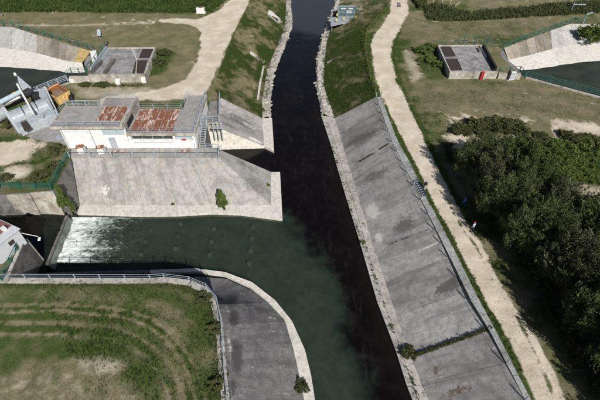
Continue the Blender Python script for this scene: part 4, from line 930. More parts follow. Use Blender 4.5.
for i in range(11):
    for j in range(11):
        s_, t_ = i / 10, j / 10; p = lerp(lerp(base[0], base[1], s_), lerp(base[3], base[2], s_), t_) ; z = .75 + .3 * math.sin(s_ * 3.1) * math.sin(t_ * 3.1) + random.uniform(-.08, .12); dv.append((p.x, p.y, z))
for i in range(10):
    for j in range(10): q = i * 11 + j; fc.append((q, q + 11, q + 12, q + 1))
MB().add(dv, fc).build('debris', M['debris'], sk)
for t_ in (.25, .5, .75): MB().bar(lerp(rim[2], rim[3], t_) + Vector((.02, -.06, -.05)), lerp(base[2], base[3], t_) + Vector((.02, -.06, 0)), .1, .08).build('rib', M['skip'], sk)
o = MB().box(P(72.5, 100, 0) + Vector((0, 0, .5)), (.7, 1.8, 1.0), .35).build('bin', M['black'], bevel=.1); tag(o, 'black bin standing to the right of the orange skip', 'bin')  # plain black box filling the dark area beside the skip

# ------------------------------------------------------------------ trash rake gate machine
tr = empty('trash_rake', P(28, 118), 'grey steel trash rake machine over the left canal, with rounded hoods and a pale boom', 'machine')
L0, L1, L2, L3 = P(8, 113, 2.2), P(47, 98, 2.2), P(57, 117, 1.0), P(20, 131, 1.0)
MB().add([L0, L1, L2, L3, L0 - Vector((0, 0, 2)), L1 - Vector((0, 0, 2)), L2 - Vector((0, 0, 1.1)), L3 - Vector((0, 0, 1.1))], [(0, 3, 2, 1), (4, 5, 6, 7), (0, 1, 5, 4), (1, 2, 6, 5), (2, 3, 7, 6), (3, 0, 4, 7)]).build('deck', M['steel_pale'], tr)
for i in range(3):
    a, b = lerp(L0, L1, i / 3 + .02), lerp(L0, L1, (i + 1) / 3 - .02); down = (lerp(L3, L2, .5) - lerp(L0, L1, .5)).normalized()
    mb = MB(); n_ = 9
    for k in range(n_):
        an = math.pi * k / (n_ - 1); off = down * (1.15 - 1.15 * math.cos(an)) + Vector((0, 0, .75 * math.sin(an)))
        mb.v += [tuple(a + off), tuple(b + off)]
    for k in range(n_ - 1): mb.f.append((2 * k, 2 * k + 1, 2 * k + 3, 2 * k + 2))
    mb.f.append(tuple(range(0, 2 * n_, 2))); mb.f.append(tuple(range(2 * n_ - 1, 0, -2)))
    mb.build('hood', M['steel'], tr)
    mb = MB(); a2, b2 = a + down * 3.0, b + down * 3.0
    for k in range(4): q = a2 + down * (k * .35) + Vector((0, 0, .12)); q2 = b2 + down * (k * .35) + Vector((0, 0, .12)); mb.bar(q, q2, .1, .12)
    mb.build('rake_bar', M['rail'], tr)
for a, b in ((P(3, 108, 2.6), P(20.5, 133, .3)), (P(44.5, 88, 3.0), P(58.5, 118, .5))): MB().bar(a, b, .55, .5).build('side_beam', M['steel_pale'], tr)
MB().bar(P(17, 84, 4.2), P(33, 113, 2.8), .28, .28).build('boom', M['white'], tr)
MB().add([P(17,75,4.5), P(31,87,3.6), P(22,96,3.2), P(18,84,4.2)] + [p + Vector((0, 0, -.25)) for p in (P(17,75,4.5), P(31,87,3.6), P(22,96,3.2), P(18,84,4.2))], [(0, 1, 2, 3), (7, 6, 5, 4), (0, 4, 5, 1), (1, 5, 6, 2), (2, 6, 7, 3), (3, 7, 4, 0)]).build('gusset', M['steel_pale'], tr)
MB().add([P(33,90,3.4), P(44,88,3.2), P(53,108,2.2), P(44,101,2.4)] + [p + Vector((0, 0, -.3)) for p in (P(33,90,3.4), P(44,88,3.2), P(53,108,2.2), P(44,101,2.4))], [(0, 3, 2, 1), (4, 5, 6, 7), (0, 1, 5, 4), (1, 2, 6, 5), (2, 3, 7, 6), (3, 0, 4, 7)]).build('side_plate', M['steel'], tr)
MB().tube(P(16, 76, 4.6), P(14.5, 73, 5.0), .22).build('lamp', M['white'], tr)
MB().tube(P(24, 95, 3.0), P(31, 91, 3.2), .7, n=12).build('motor', M['dark'], tr); MB().box(P(36, 96, 2.9), (1.0, .9, 1.2), .4).build('gearbox', M['black'], tr)
bx = P(41, 124, 0); MB().box(bx + Vector((0, 0, .75)), (2.0, 1.3, 1.5), .35).build('control_box', M['steel'], tr, bevel=.04); MB().box(bx + Vector((0, -.05, 1.55)), (2.15, 1.45, .1), .35).build('control_box_lid', M['steel_pale'], tr)
MB().prism(PP([(20,122),(26,119.5),(30,127),(24,130)], 1.55), 1.2).build('hatch', M['brown_plate'], tr)
o = MB().tube(P(-30, 118, 2.6), P(27, 88.5, 2.6), .42, n=14).build('pipe', M['pipe'], smooth=False); tag(o, 'large light blue pipe running to the gate machine at the left edge', 'pipe')
MB().tube(P(-6, 111, 2.4), P(-6, 111, -2.5), .2).build('support', M['steel'], o); MB().tube(P(14, 95, 2.6), P(15.2, 94.4, 2.6), .47, n=14).build('band', M['yellow'], o)
o = MB().tube(P(3, 104, 2.0), P(20, 97, 2.0), .18, n=10).build('pipe', M['white']); tag(o, 'thin white pipe below the large light blue pipe', 'pipe')
o = MB().tube(P(-14, 122, 1.2), P(2, 113, 1.2), 1.1, n=20).build('tank', M['steel_pale'], smooth=False); tag(o, 'pale rounded steel tank cut off by the left edge', 'tank')

# ------------------------------------------------------------------ kiosk
ko = P(8, 262, 0); kk = empty('kiosk', ko, 'small light grey kiosk with weathered red roof at the left edge', 'kiosk')
ang = R(-25); m3 = Matrix.Rotation(ang, 3, 'Z')
kc = P(3, 258, 0)
def kb_(off, d, nm, mt, par=None, bevel=0): return MB().box(kc + m3 @ Vector(off), d, ang).build(nm, M[mt], kk if par is None else par, bevel=bevel)
kb_((-.9, 1.1, 1.25), (3.2, 3.6, 2.5), 'wall', 'kiosk'); kb_((-.9, 1.1, 2.56), (3.6, 4.0, .12), 'roof', 'kiosk', bevel=.02)
kb_((-1.5, 2.0, 2.66), (2.2, 1.9, .08), 'roof_sheet', 'roof_red'); kb_((-.5, 2.1, 2.9), (.45, .45, .5), 'roof_vent', 'white')
kb_((.72, 1.5, 1.6), (.06, .65, .6), 'window', 'brown_plate'); kb_((.1, -.72, 1.1), (.9, .06, 2.0), 'door', 'white'); kb_((.75, 1.1, 2.45), (.08, 3.3, .1), 'gutter', 'steel')
lp = empty('lamp', P(26, 241), 'white lamp on a horizontal arm over the dark channel', 'lamp')
a = P(26, 241); MB().tube(a, a + Vector((0, 0, 1.6)), .06).build('post', M['rail_green'], lp); MB().tube(a + Vector((0, 0, 1.55)), P(38, 236.5, 1.7), .05).build('arm', M['white'], lp); MB().box(P(39.3, 239, 1.65), (.32, .5, .16), .3).build('head', M['white'], lp, bevel=.04)

# ------------------------------------------------------------------ gauging platform
gp = empty('gauging_platform', P(346, 20, -4), 'light grey steel gauging platform with mesh panels on the right bank near the top', 'platform')
zp = -3.0
MB().prism(PP([(331,17),(361,17.3),(361,22.5),(345,23.2),(331,25.5)], zp), zp - .18).build('deck', M['steel'], gp)
MB().prism(PP([(338,6),(355,6),(361,17),(338,17)], zp + .3), zp + .2).build('grating', metal('mesh_panel', (.13, .2, .2), .5, .5), gp)
for a, b in (((338,6),(355,6)), ((355,6),(361,17)), ((361,17),(338,17)), ((338,17),(338,6)), ((331,26),(344,23)), ((331,17),(331,26))):
    MB().bar(P(*a, zp + .35), P(*b, zp + .35), .2, .2).build('frame', M['steel'], gp)
MB().bar(P(341, 8.5, zp + .45), P(346, 8.5, zp + .45), .35, .12).build('cover', M['white'], gp); MB().bar(P(348.5, 8.5, zp + .45), P(353, 8.5, zp + .45), .35, .12).build('cover', M['white'], gp)
MB().box(P(349, 11.5, zp + .6), (1.4, .9, .5)).build('box', M['steel_pale'], gp, bevel=.03)
for u, v in ((337,14.5),(336.5,19.5),(344,18.5),(356,17)): MB().box(P(u, v, zp + .7), (.28, .28, .5)).build('handle', M['yellow'], gp)
for u, v in ((332,18),(332,25),(359,18),(345,22)): MB().tube(P(u, v, zp), P(u, v, zp) - Vector((0, 0, 3)), .12).build('leg', M['rail'], gp)
for u, v in ((338,17),(346,17),(354,17),(361,17)): MB().box(P(u, v, zp) + Vector((0, 0, .75)), (.08, .08, 1.1)).build('post', M['rail'], gp)
MB().tube(P(338, 17, zp) + Vector((0, 0, 1.3)), P(361, 17, zp) + Vector((0, 0, 1.3)), .05, n=6).build('rail', M['rail'], gp)

# ------------------------------------------------------------------ bank outlets and kerbs on the grassy banks
def on_bank(pairs, u, v):
    """height of the sloped bank below a plan point"""
    best = None
    for zz in np.linspace(0, -4.9, 50):
        p = P(u, v, zz); T_ = [P(a[0][0], a[0][1], 0) for a in pairs]; B_ = [P(a[1][0], a[1][1], -4.85) for a in pairs]
        for k in range(len(pairs) - 1):
            for s_ in np.linspace(0, 1, 8):
                a, b = lerp(T_[k], T_[k + 1], s_), lerp(B_[k], B_[k + 1], s_); t = -zz / 4.85; q = lerp(a, b, t); d = (q.xy - p.xy).length
                if best is None or d < best[0]: best = (d, zz)
    return best[1]
def bank_slab(nm, label, pts, pairs, mat, th=.3, cat='slab', lift=.15):
    q = [P(u, v, on_bank(pairs, u, v)) + Vector((0, 0, lift)) for u, v in pts]; b_ = [p - Vector((0, 0, th + .2)) for p in q]; n_ = len(q)
    o = MB().add(q + b_, [tuple(range(n_ - 1, -1, -1)), tuple(range(n_, 2 * n_))] + [(i, (i + 1) % n_, n_ + (i + 1) % n_, n_ + i) for i in range(n_)]).build(nm, mat); tag(o, label, cat); return o
dr1 = bank_slab('drain_outlet', 'white concrete drain outlet with a dark slot high on the left bank', [(269,10.5),(271,11),(279.5,18.5),(283,22.5),(278,24),(267,15)], wbp, M['ledge'], .4, 'drain')
q = [P(u, v, on_bank(wbp, u, v)) + Vector((0, 0, .19)) for u, v in ((273,15.2),(279,19.6),(277.5,21.3),(271.8,17))]
MB().add(q, [(3, 2, 1, 0)]).build('slot', M['dark'], dr1)
bank_slab('concrete_slab', 'fallen white concrete edging half way down the left bank', [(249.5,52),(252,52),(265,61),(264,64),(251,56)], wbp, M['ledge'], .3)
bank_slab('concrete_kerb', 'straight pale kerb strip at the foot of the left bank by the rocks', [(263,66),(265,66),(261,84),(259,100),(257,100),(259,84)], wbp, M['ledge'], .3, 'kerb')
bank_slab('concrete_slab', 'slanting white slab half way down the right grassy bank', [(327,63),(339,56),(339.5,58),(329,64.5)], ebp, M['ledge'], .3)
bank_slab('concrete_kerb', 'short pale kerb strip low on the right grassy bank', [(327.5,72),(330,72),(332.5,93),(331,94.5),(329,88)], ebp, M['ledge'], .3, 'kerb')

# ------------------------------------------------------------------ poles and small things
def pole(label, u, v, h, arm=None, mat='rail', name='lamp_post'):
    a = P(u, v); r_ = empty(name, a, label, 'lamp post'); MB().tube(a, a + Vector((0, 0, h)), .1, .07).build('pole', M[mat], r_)
    MB().tube(a, a + Vector((0, 0, .15)), .25).build('base', M['ledge_old'], r_)
    if arm: t_ = a + Vector((0, 0, h - .6)); MB().bar(t_, t_ + Vector(arm), .3, .12).build('arm', M['steel_pale'], r_); MB().box(t_ + Vector(arm), (.7, .35, .18)).build('head', M['sign'], r_, bevel=.03)
pole('blue grey lamp post with a long side arm near the top right corner', 570, 13, 2.7, (2.6, 0, 0)); pole('short blue grey mast with crossed arms above the right canal bush', 583, 23, 2.6, (.9, .2, .4))
gt = empty('gate', P(463, 45.5), 'green open gate frame standing behind the right intake', 'gate'); a, b = P(463, 45.5), P(474, 45.5)
for q in (a, b): MB().tube(q, q + Vector((0, .3, 2.2)), .08).build('post', M['rail_green'], gt)
MB().tube(a + Vector((0, .3, 2.15)), b + Vector((0, .3, 2.15)), .07).build('crossbar', M['rail_green'], gt)
p = P(486, 46); g2 = MB().tube(p, p + Vector((.4, .5, 2.3)), .1).build('marker_pole', M['rail_green']); tag(g2, 'single dark green pole at the right rear corner of the right intake', 'pole')
sg = empty('sign', P(100, 38), 'grey blue sign board standing on the mown field behind the left canal', 'sign'); p = P(100, 38)
MB().tube(p, p + Vector((0, 0, 1.4)), .05).build('post', M['rail'], sg); MB().add([p + Vector(q) for q in ((-.4, -.1, .6), (.4, -.1, .6), (.45, .45, 1.8), (-.25, .45, 1.8), (-.4, -.06, .6), (.4, -.06, .6), (.45, .49, 1.8), (-.25, .49, 1.8))], [(0, 1, 2, 3), (7, 6, 5, 4), (0, 4, 5, 1), (1, 5, 6, 2), (2, 6, 7, 3), (3, 7, 4, 0)]).build('board', M['sign'], sg)
p = P(2.5, 17); s2 = empty('sign', p, 'tiny dark sign at the left edge of the mown field', 'sign'); MB().tube(p, p + Vector((0, 0, 1.0)), .05).build('post', M['rail'], s2); MB().box(p + Vector((0, 0, 1.2)), (.5, .05, .5)).build('board', M['blue'], s2)
p = P(201, 12.5); wb = empty('marker_box', p, 'white concrete box with a dark red opening beside the gravel road, top left', 'box')
MB().box(p + Vector((0, 0, .6)), (2.0, 1.1, 1.2)).build('housing', M['white'], wb, bevel=.04); MB().box(p + Vector((.1, .02, 1.22)), (1.0, .5, .06)).build('opening', M['red'], wb); MB().box(p + Vector((0, 0, .03)), (2.4, 1.6, .12)).build('plinth', M['ledge'], wb)
p = P(106, 47.5, 1.5); o = MB().tube(p, p + Vector((.6, .5, 1.0)), .18).build('winch', M['black']); tag(o, 'black slanted winch handle at the rear corner of the left intake', 'winch')
for (u, v, lab) in ((398.8, 4.0, 'far one of two small dark drain blocks on the gravel path near the top'), (399, 6.3, 'near one of two small dark drain blocks on the gravel path near the top')):
    p = P(u, v); o = MB().box(p + Vector((0, 0, .12)), (.8, .8, .26)).build('drain_block', M['conc_wedge'], bevel=.04); tag(o, lab, 'block')
for i, (u, v) in enumerate(((424, 2), (433, 2), (442, 3), (450, 4))):
    p = P(u, v); o = MB().tube(p, p + Vector((.05 * i, 0, 2.2)), .1, .08).build('stake', M['wood']); tag(o, 'pale wooden stake at the field edge, %s from the left' % ('first', 'second', 'third', 'fourth')[i], 'stake', 'wooden stakes in the top right field')
o = MB().bar(P(455, 6, .3), P(460, 2, 1.3), .16, .16).build('stake', M['wood']); tag(o, 'leaning pale stake at the right end of the stake row', 'stake', 'wooden stakes in the top right field')
# steel barrier by the embankment rail
bb = empty('steel_barrier', P(418, 190), 'dark blue slatted steel barrier lying against the long railing', 'barrier')
A_, B_ = P(414.5, 181, .35), P(422.5, 196, .35); off = Vector((.65, .4, -.1))
for t_ in np.linspace(0, 1, 8): MB().bar(lerp(A_, B_, t_), lerp(A_, B_, t_) + off, .09, .09).build('slat', M['blue'], bb)
MB().bar(A_, B_, .07, .07).build('frame', M['blue'], bb); MB().bar(A_ + off, B_ + off, .07, .07).build('frame', M['blue'], bb)
for q in (A_, B_): MB().bar(q, q - Vector((0, 0, .3)), .06, .06).build('leg', M['blue'], bb)
p = P(424.5, 189); mk = empty('marker_post', p, 'short pale post with a black cap on the grass beside the path', 'post'); MB().tube(p, p + Vector((0, 0, .9)), .2, .17).build('post', M['ledge_old'], mk); MB().tube(p + Vector((0, 0, .9)), p + Vector((0, 0, 1.2)), .26, .2).build('cap', M['black'], mk)

# ------------------------------------------------------------------ foliage
def leaf_cloud(centers, radii, n_per, size, up=.3, elong=1.0):
    """centers (k,3), radii (k,3) -> quad leaves as numpy"""
    k = len(centers); N = k * n_per; idx = np.repeat(np.arange(k), n_per)
    d = rng.normal(size=(N, 3)); d /= np.linalg.norm(d, axis=1)[:, None]; r_ = rng.random(N) ** (1 / 2.2)
    c = centers[idx] + d * r_[:, None] * radii[idx]
    a = rng.normal(size=(N, 3)); a[:, 2] += up; a /= np.linalg.norm(a, axis=1)[:, None]
    b = np.cross(a, rng.normal(size=(N, 3))); b /= np.linalg.norm(b, axis=1)[:, None]
    s_ = (size * (.6 + .8 * rng.random(N)))[:, None]; L = s_ * elong
    v = np.stack([c - a * L, c - b * s_ * .5, c + a * L, c + b * s_ * .5], 1).reshape(-1, 3)
    return v, np.arange(N * 4).reshape(-1, 4)
def mesh_np(name, v, f, mat):
    o = arr_mesh(name, v, f, mat); COL.objects.unlink(o); me = o.data; bpy.data.objects.remove(o); return me
def limb_mesh(h, n_, spread, r0, seed, zc=.45):
    rnd = random.Random(seed); mb = MB(); p = Vector((0, 0, -.2)); q = Vector((rnd.uniform(-.2, .2), rnd.uniform(-.2, .2), h * zc)); mb.tube(p, q, r0, r0 * .7, 8)
    for i in range(n_):
        a = i / n_ * 6.28 + rnd.random(); s_ = lerp(p, q, rnd.uniform(.45, 1)); e = s_ + Vector((math.cos(a) * spread * rnd.uniform(.6, 1), math.sin(a) * spread * rnd.uniform(.6, 1), h * rnd.uniform(.25, .45)))
        mb.tube(s_, e, r0 * .45, r0 * .15, 6); 
        for j in range(2): m_ = lerp(s_, e, rnd.uniform(.4, .8)); mb.tube(m_, m_ + Vector((rnd.uniform(-1, 1), rnd.uniform(-1, 1), rnd.uniform(.4, 1.2))) * spread * .35, r0 * .2, r0 * .06, 5)
    me = bpy.data.meshes.new('trunk'); me.from_pydata(mb.v, [], mb.f); me.materials.append(M['bark']); return me
def crown_mesh(h, rad, ncl, nper, leaf, mat, seed, base=.25, spiky=1.6, top=1.0):
    r2 = np.random.default_rng(seed); C = []; Rr = []
    for i in range(ncl):
        a = r2.random() * 6.283; t = r2.random() ** .8; zz = base + (1 - base) * t
        prof = math.sin(min(1, (1 - t) * 1.25 + .12) * math.pi / 2) ** .8 * (.55 + .45 * min(1, t * 4)) if spiky != 1.05 else (1.05 - t) * (.6 + .4 * min(1, t * 5))
        q = rad * prof * (r2.random() ** .45); C.append((math.cos(a) * q, math.sin(a) * q, h * zz * top * (.88 + .2 * r2.random()))); s_ = rad * (.2 if spiky < 2 else .13) * (.6 + .8 * r2.random()); Rr.append((s_, s_, s_ * spiky))
    v, f = leaf_cloud(np.array(C), np.array(Rr), nper, leaf, up=.9 if spiky < 2 else .8, elong=1.5 if spiky < 2 else 2.1); return mesh_np('crown', v, f, mat)
def spire_crown(h, rad, nsp, nper, leaf, mat, seed, base=.15):
    r2 = np.random.default_rng(seed); V = []
    for i in range(nsp):
        a = r2.random() * 6.283; ph = math.acos(1 - 1.15 * r2.random()); rr = .55 + .45 * r2.random() ** .5; lump = 1 + .22 * math.sin(a * 3 + seed) + .12 * math.sin(a * 7 + ph * 5 + seed)
        c = np.array((math.cos(a) * math.sin(ph) * rad * rr * lump, math.sin(a) * math.sin(ph) * rad * rr * lump, h * (base + .28) + math.cos(ph) * h * .47 * rr * lump))
        d = np.array((math.cos(a) * math.sin(ph) * .75, math.sin(a) * math.sin(ph) * .75, .95)) + r2.normal(size=3) * .22; d /= np.linalg.norm(d); L = rad * (.3 + .35 * r2.random()) * (1.2 if ph < .8 else 1)
        t = r2.random(nper); w_ = (1 - t ** 1.5) * L * .26 + .03
        p = c + d * ((t - .35) * L)[:, None] + r2.normal(size=(nper, 3)) * w_[:, None] * .75
        ax = d + r2.normal(size=(nper, 3)) * .55; ax /= np.linalg.norm(ax, axis=1)[:, None]; b = np.cross(ax, r2.normal(size=(nper, 3))); b /= np.linalg.norm(b, axis=1)[:, None]
        s_ = (leaf * (.6 + .8 * r2.random(nper)))[:, None]; V.append(np.stack([p - ax * s_ * 1.3, p - b * s_ * .55, p + ax * s_ * 1.3, p + b * s_ * .55], 1))
    v = np.concatenate(V).reshape(-1, 3); return mesh_np('crown', v, np.arange(len(v)).reshape(-1, 4), mat)
tree_vars = [(spire_crown(7.5, 3.4, 330, 130, .075, M['leaf_tree'] if s_ < 3 else M['leaf_grey'], s_), limb_mesh(7.5, 7, 2.4, .22, s_)) for s_ in (1, 2, 3)]
tree_green = (spire_crown(7.5, 3.3, 240, 170, .085, M['leaf_green'], 9), limb_mesh(7.5, 7, 2.4, .22, 9))
def tree(name, label, p, sc_, var, cat='tree', group=None, rz=None):
    r_ = empty(name, p, label, cat, group, rz=random.random() * 6.28 if rz is None else rz); r_.scale = (sc_[0], sc_[0], sc_[1])
    cr = bpy.data.objects.new('crown', var[0]); tk = bpy.data.objects.new('trunk', var[1])
    for o in (cr, tk): COL.objects.link(o); o.parent = r_
    return r_
tspots = [ # x, y, scale xy, scale z
 (27.0,44.6,.95,.95),(30.0,43.6,1.0,.95),(26.9,41.0,.9,.95),(30.8,40.0,.95,1.1),(27.4,36.5,.9,1.0),(31.6,34.6,1.05,1.0),
 (28.0,31.5,.95,1.1),(33.5,30.0,1.1,1.15),(28.6,26.5,.95,1.1),(34.5,25.0,1.1,1.15),(29.3,21.5,1.0,1.1),(35.0,20.0,1.1,1.1),(29.8,16.5,1.0,1.1),(39.5,31.0,1.1,1.05),(40.5,25.5,1.1,1.05),(30.5,11.0,1.0,1.05),(30.5,5.5,1.0,1.1),(36,14.5,1.1,1.1),(29.5,38,.8,.85),(30.2,29,.85,.95),(31,24,.85,1.0),(32,18.5,.9,1.0),(36.5,28,1.0,1.0)]
ordn = ['northernmost low tree at the top left tip of the dark grove','tall tree at the top of the grove, second from its tip','tree on the path side of the grove, below its top tip','olive tree in the upper middle of the grove','path side tree behind the walking person','large tree in the centre of the grove','dark path side tree a little below the walking person','full tree inside the lower half of the grove','path side tree level with the second joint of the slope','big tree near the right edge, lower half of the grove','path side tree where the track starts to bend, lower right','tree at the lower right of the frame','lowest path side tree at the bottom right corner','tree at the right edge of the frame, middle height','tree at the right edge of the frame, lower down','tree just below the bottom right corner','last tree of the grove below the frame','rearmost tree near the bottom right corner','smaller tree squeezed behind the green tree of the upper grove','smaller tree filling the middle of the grove','smaller tree between two big crowns, lower grove','smaller tree inside the lower right of the grove','rear tree at the right edge above the big lower crown']
for i, (x, y, a, b) in enumerate(tspots):
    tree('willow_tree', 'dense olive green ' + ordn[i], (x - (1.5 if y > 36 else .5 if y > 28 else -.9), y, -.3), (a, b * 1.08), (tree_green if i in (1, 3, 9, 12) else tree_vars[i % 3]), group='trees of the grove right of the path')
shr_vars = {}
def shrub(label, u, v, z, rad, h, mat='leaf_shrub', ncl=26, nper=60, leaf=.09, name='shrub', spiky=1.2, group=None, base=.1):
    key = (mat, ncl, nper, leaf, spiky, base)
    if key not in shr_vars: shr_vars[key] = (spire_crown(1.0, .5, 70, 45, leaf * .55, M[mat], len(shr_vars) + 30, base=.05) if spiky > 1.1 else crown_mesh(1.0, .55, ncl, nper, leaf * .55, M[mat], len(shr_vars) + 30, base=base, spiky=spiky), limb_mesh(1, 6, .35, .04, 5, .3))
    r_ = tree(name, label, P(u, v, z), (rad / .55, h), shr_vars[key], 'shrub', group); return r_
shrub('leafy green shrub growing against the dark wing wall left of the apron', 70.5, 211, -4.2, 1.25, 4.4, nper=150, spiky=1.05)
shrub('small conical green shrub growing on the lower apron edge', 223, 207.5, -4.9, 1.0, 3.2, ncl=60, nper=110, spiky=1.05)
shrub('bright green bush growing on the upper right canal panels', 589, 41, -1.4, 3.0, 3.6, ncl=44, nper=120, leaf=.08)
shrub('dark green bush on the kerb at the vegetated joint of the right slope', 409, 354, -5, .85, .7, mat='leaf_scrub', nper=50, ncl=16, spiky=1.9)
shrub('spiky dry weed tuft at the kerb of the bottom left slope', 301, 388, -5, .75, .8, mat='leaf_scrub', nper=30, ncl=12, spiky=1.9)
shrub('tiny green weed at the middle of the apron kerb', 173, 205, -4.95, .25, .4, ncl=12, nper=30)
shrub('tiny green weed on the fan corner of the apron', 268, 186, -4.8, .35, .4, ncl=12, nper=30)
shrub('green weed patch on the dark slope near the curved railing', 249, 310, -3.8, .5, .45, ncl=14, nper=40)
shrub('small weed bush at the top joint of the right slope', 389, 150, -1.2, .4, .4, ncl=12, nper=30)
scr = [(460,132,1.6,1.3),(476,129,1.9,1.7),(490,128,2.0,1.8),(503,129,2.2,2.0),(518,132,1.8,1.5),(486,138,1.3,1.1),(512,146,1.5,1.2),(530,150,2.0,1.8),(546,147,1.7,1.4),(560,155,2.4,2.1),(575,146,1.9,1.5),(590,152,2.4,2.0),(603,148,2,1.6),(572,163,2.4,1.5),(592,166,2.6,1.6),(556,168,2.2,1.5),(610,165,2.5,1.6),(580,176,2.0,1.0),(600,178,2.2,1.1),(565,178,1.6,.9),(540,137,1.1,.9),(565,136,1.2,.9),(586,140,1.3,1.0),(453,156,1.3,1.0),(470,152,1.2,.9),(447,146,.8,.6)]
ug = [(27.0,33.0,1.5,2.0),(26.6,29.8,1.4,1.8),(27.2,27.0,1.5,2.2),(26.9,23.8,1.3,1.6),(27.6,21.0,1.5,2.0),(27.3,18.2,1.3,1.7),(28.2,15.6,1.5,2.0)]
ugw = ['uppermost, just below the walking person', 'second from the top', 'third from the top', 'fourth from the top', 'fifth from the top', 'second from the bottom', 'lowest, at the bottom right corner']
for i, (x, y, r_, h) in enumerate(ug):
    key = ('leaf_scrub', 34, 130, .06, 1.2, .1)
    if key not in shr_vars: shr_vars[key] = (spire_crown(1.0, .5, 70, 60, .04, M['leaf_scrub'], 77, base=.05), limb_mesh(1, 6, .35, .04, 5, .3))
    tree('undergrowth_bush', 'low dark bush in the shade between path and grove, ' + ugw[i], (x, y, -.05), (r_ / .55, h), shr_vars[key], 'shrub', 'low bushes along the shaded foot of the grove')
def scr_lab(i, u, v, r_):
    size = 'small' if r_ < 1.45 else 'large' if r_ > 2.15 else 'medium'
    if v < 135 and u < 530: n_ = sorted([k for k, q in enumerate(scr) if q[1] < 135 and q[0] < 530], key=lambda k: scr[k][0]).index(i); return '%s olive bush, %s from the left in the scrub row on the sandy field edge' % (size, ('first', 'second', 'third', 'fourth', 'fifth')[n_])
    if u < 475: n_ = sorted([k for k, q in enumerate(scr) if q[0] < 475 and q[1] >= 135], key=lambda k: scr[k][0]).index(i); return '%s scrub bush by the sandy bare spot near the path, %s of three' % (size, ('leftmost', 'middle', 'rightmost')[n_])
    if u < 550: n_ = sorted([k for k, q in enumerate(scr) if 475 <= q[0] < 550 and q[1] >= 135], key=lambda k: scr[k][0]).index(i); return '%s olive bush just behind the top of the grove, %s from the left' % (size, ('first', 'second', 'third', 'fourth', 'fifth', 'sixth')[n_])
    fresh = v > 149; n_ = sorted([k for k, q in enumerate(scr) if q[0] >= 550 and (q[1] > 149) == fresh], key=lambda k: scr[k][0]).index(i)
    return '%s %s bush at the right edge beyond the grove, %s from the left' % (size, 'fresh green' if fresh else 'olive', ('first', 'second', 'third', 'fourth', 'fifth', 'sixth', 'seventh', 'eighth', 'ninth', 'tenth')[n_])
for i, (u, v, r_, h) in enumerate(scr):
    shrub(scr_lab(i, u, v, r_), u, v, 0, r_, h, mat='leaf_shrub' if (u > 545 and v > 149) else 'leaf_scrub', name='scrub_bush', ncl=34, nper=130, leaf=.06, group='scrub bushes above the grove')
for (u, v, r_, h, lab) in ((420,52,2.0,1.2,'low bush in the left corner of the green hollow by the right intake'),(430,50,2.2,1.5,'taller bush in the green hollow by the right intake'),(427,62,2.2,1.0,'spreading low bush in the middle of the green hollow'),(438,66,1.8,1.0,'low bush against the left wall of the right intake'),(164,55,1.8,1.2,'bush on the upper side of the green patch right of the left intake'),(159,64,1.8,1.2,'bush on the lower side of the green patch right of the left intake'),
    (55,170,1.8,1.1,'bush inside the corner of the green mesh railing'),(40,178,1.6,.9,'low bush behind the green mesh railing'),(56,152,1.4,1.1,'bush below the left corner of the white building'),(12,127,1.6,1.2,'green bush at the foot of the gate machine'),(6,180,1.3,.8,'low bush at the left edge behind the green mesh railing'),
    (276,45,1.0,.7,'green weed clump by the rocks of the left shore'),(281,32,1.1,.8,'weed clump below the drain outlet'),(262,112,.8,.8,'weed clump at the end of the pale kerb on the left shore'),(85,86,1.2,.7,'low bush at the foot of the left intake wall'),(102,86,1.4,.7,'long low bush beneath the left intake wall'),
    (215,330,1.0,.6,'bush on the field side of the curved railing'),(204,300,1.2,.6,'low bush where the curved railing bends'),(217,385,.9,.6,'low bush beside the curved railing at the bottom'),(363,243,.45,.35,'weed clump on the river kerb of the right slope')):
    shrub(lab, u, v, 0 if u != 363 and u not in (276, 281, 262) else -4.9, r_, h, mat='leaf_shrub' if u > 300 else 'leaf_scrub', ncl=24, nper=70, leaf=.09, spiky=1.0, base=.05)

# banded vegetation: crops, reeds -> uncountable
def veg_band(name, label, poly, n_, h, mat, leaf, z0=0., cat='crop'):
    q = xy(poly); xs = [p[0] for p in q]; ys = [p[1] for p in q]; x = rng.uniform(min(xs), max(xs), n_ * 3); y = rng.uniform(min(ys), max(ys), n_ * 3)
    k = inside(x, y, q); x, y = x[k][:n_], y[k][:n_]; hh = h * (.55 + .9 * fbm(x * .5, y * .5))
    c = np.c_[x, y, z0 + hh * .5]; v, f = leaf_cloud(c, np.c_[np.full(len(x), .3), np.full(len(x), .3), hh * .55], 7, leaf, up=1.5, elong=1.7)
    o = arr_mesh(name, v, f, M[mat]); tag(o, label, cat, kind='stuff')
veg_band('crop_field', 'band of tall dark green crop across the top left', [(-120,12),(0,12.5),(120,13),(190,13.5),(212,12),(222,5),(228,-4),(225,-30),(-120,-30)], 26000, 1.3, 'leaf_crop', .16)
veg_band('reed_belt', 'dark green reed belt running across the top right field', [(424,8),(436,5),(452,10),(470,14),(520,9),(560,5),(680,-2),(680,10),(600,13),(540,17),(480,21),(440,22),(428,20)], 5200, 1.0, 'leaf_reed', .15, cat='reeds')
veg_band('reed_belt', 'dark tall weeds right of the gravel path at the top edge', [(411,-14),(424,-14),(426,6),(419,10),(412,0)], 1400, 1.4, 'leaf_reed', .16, cat='weeds')
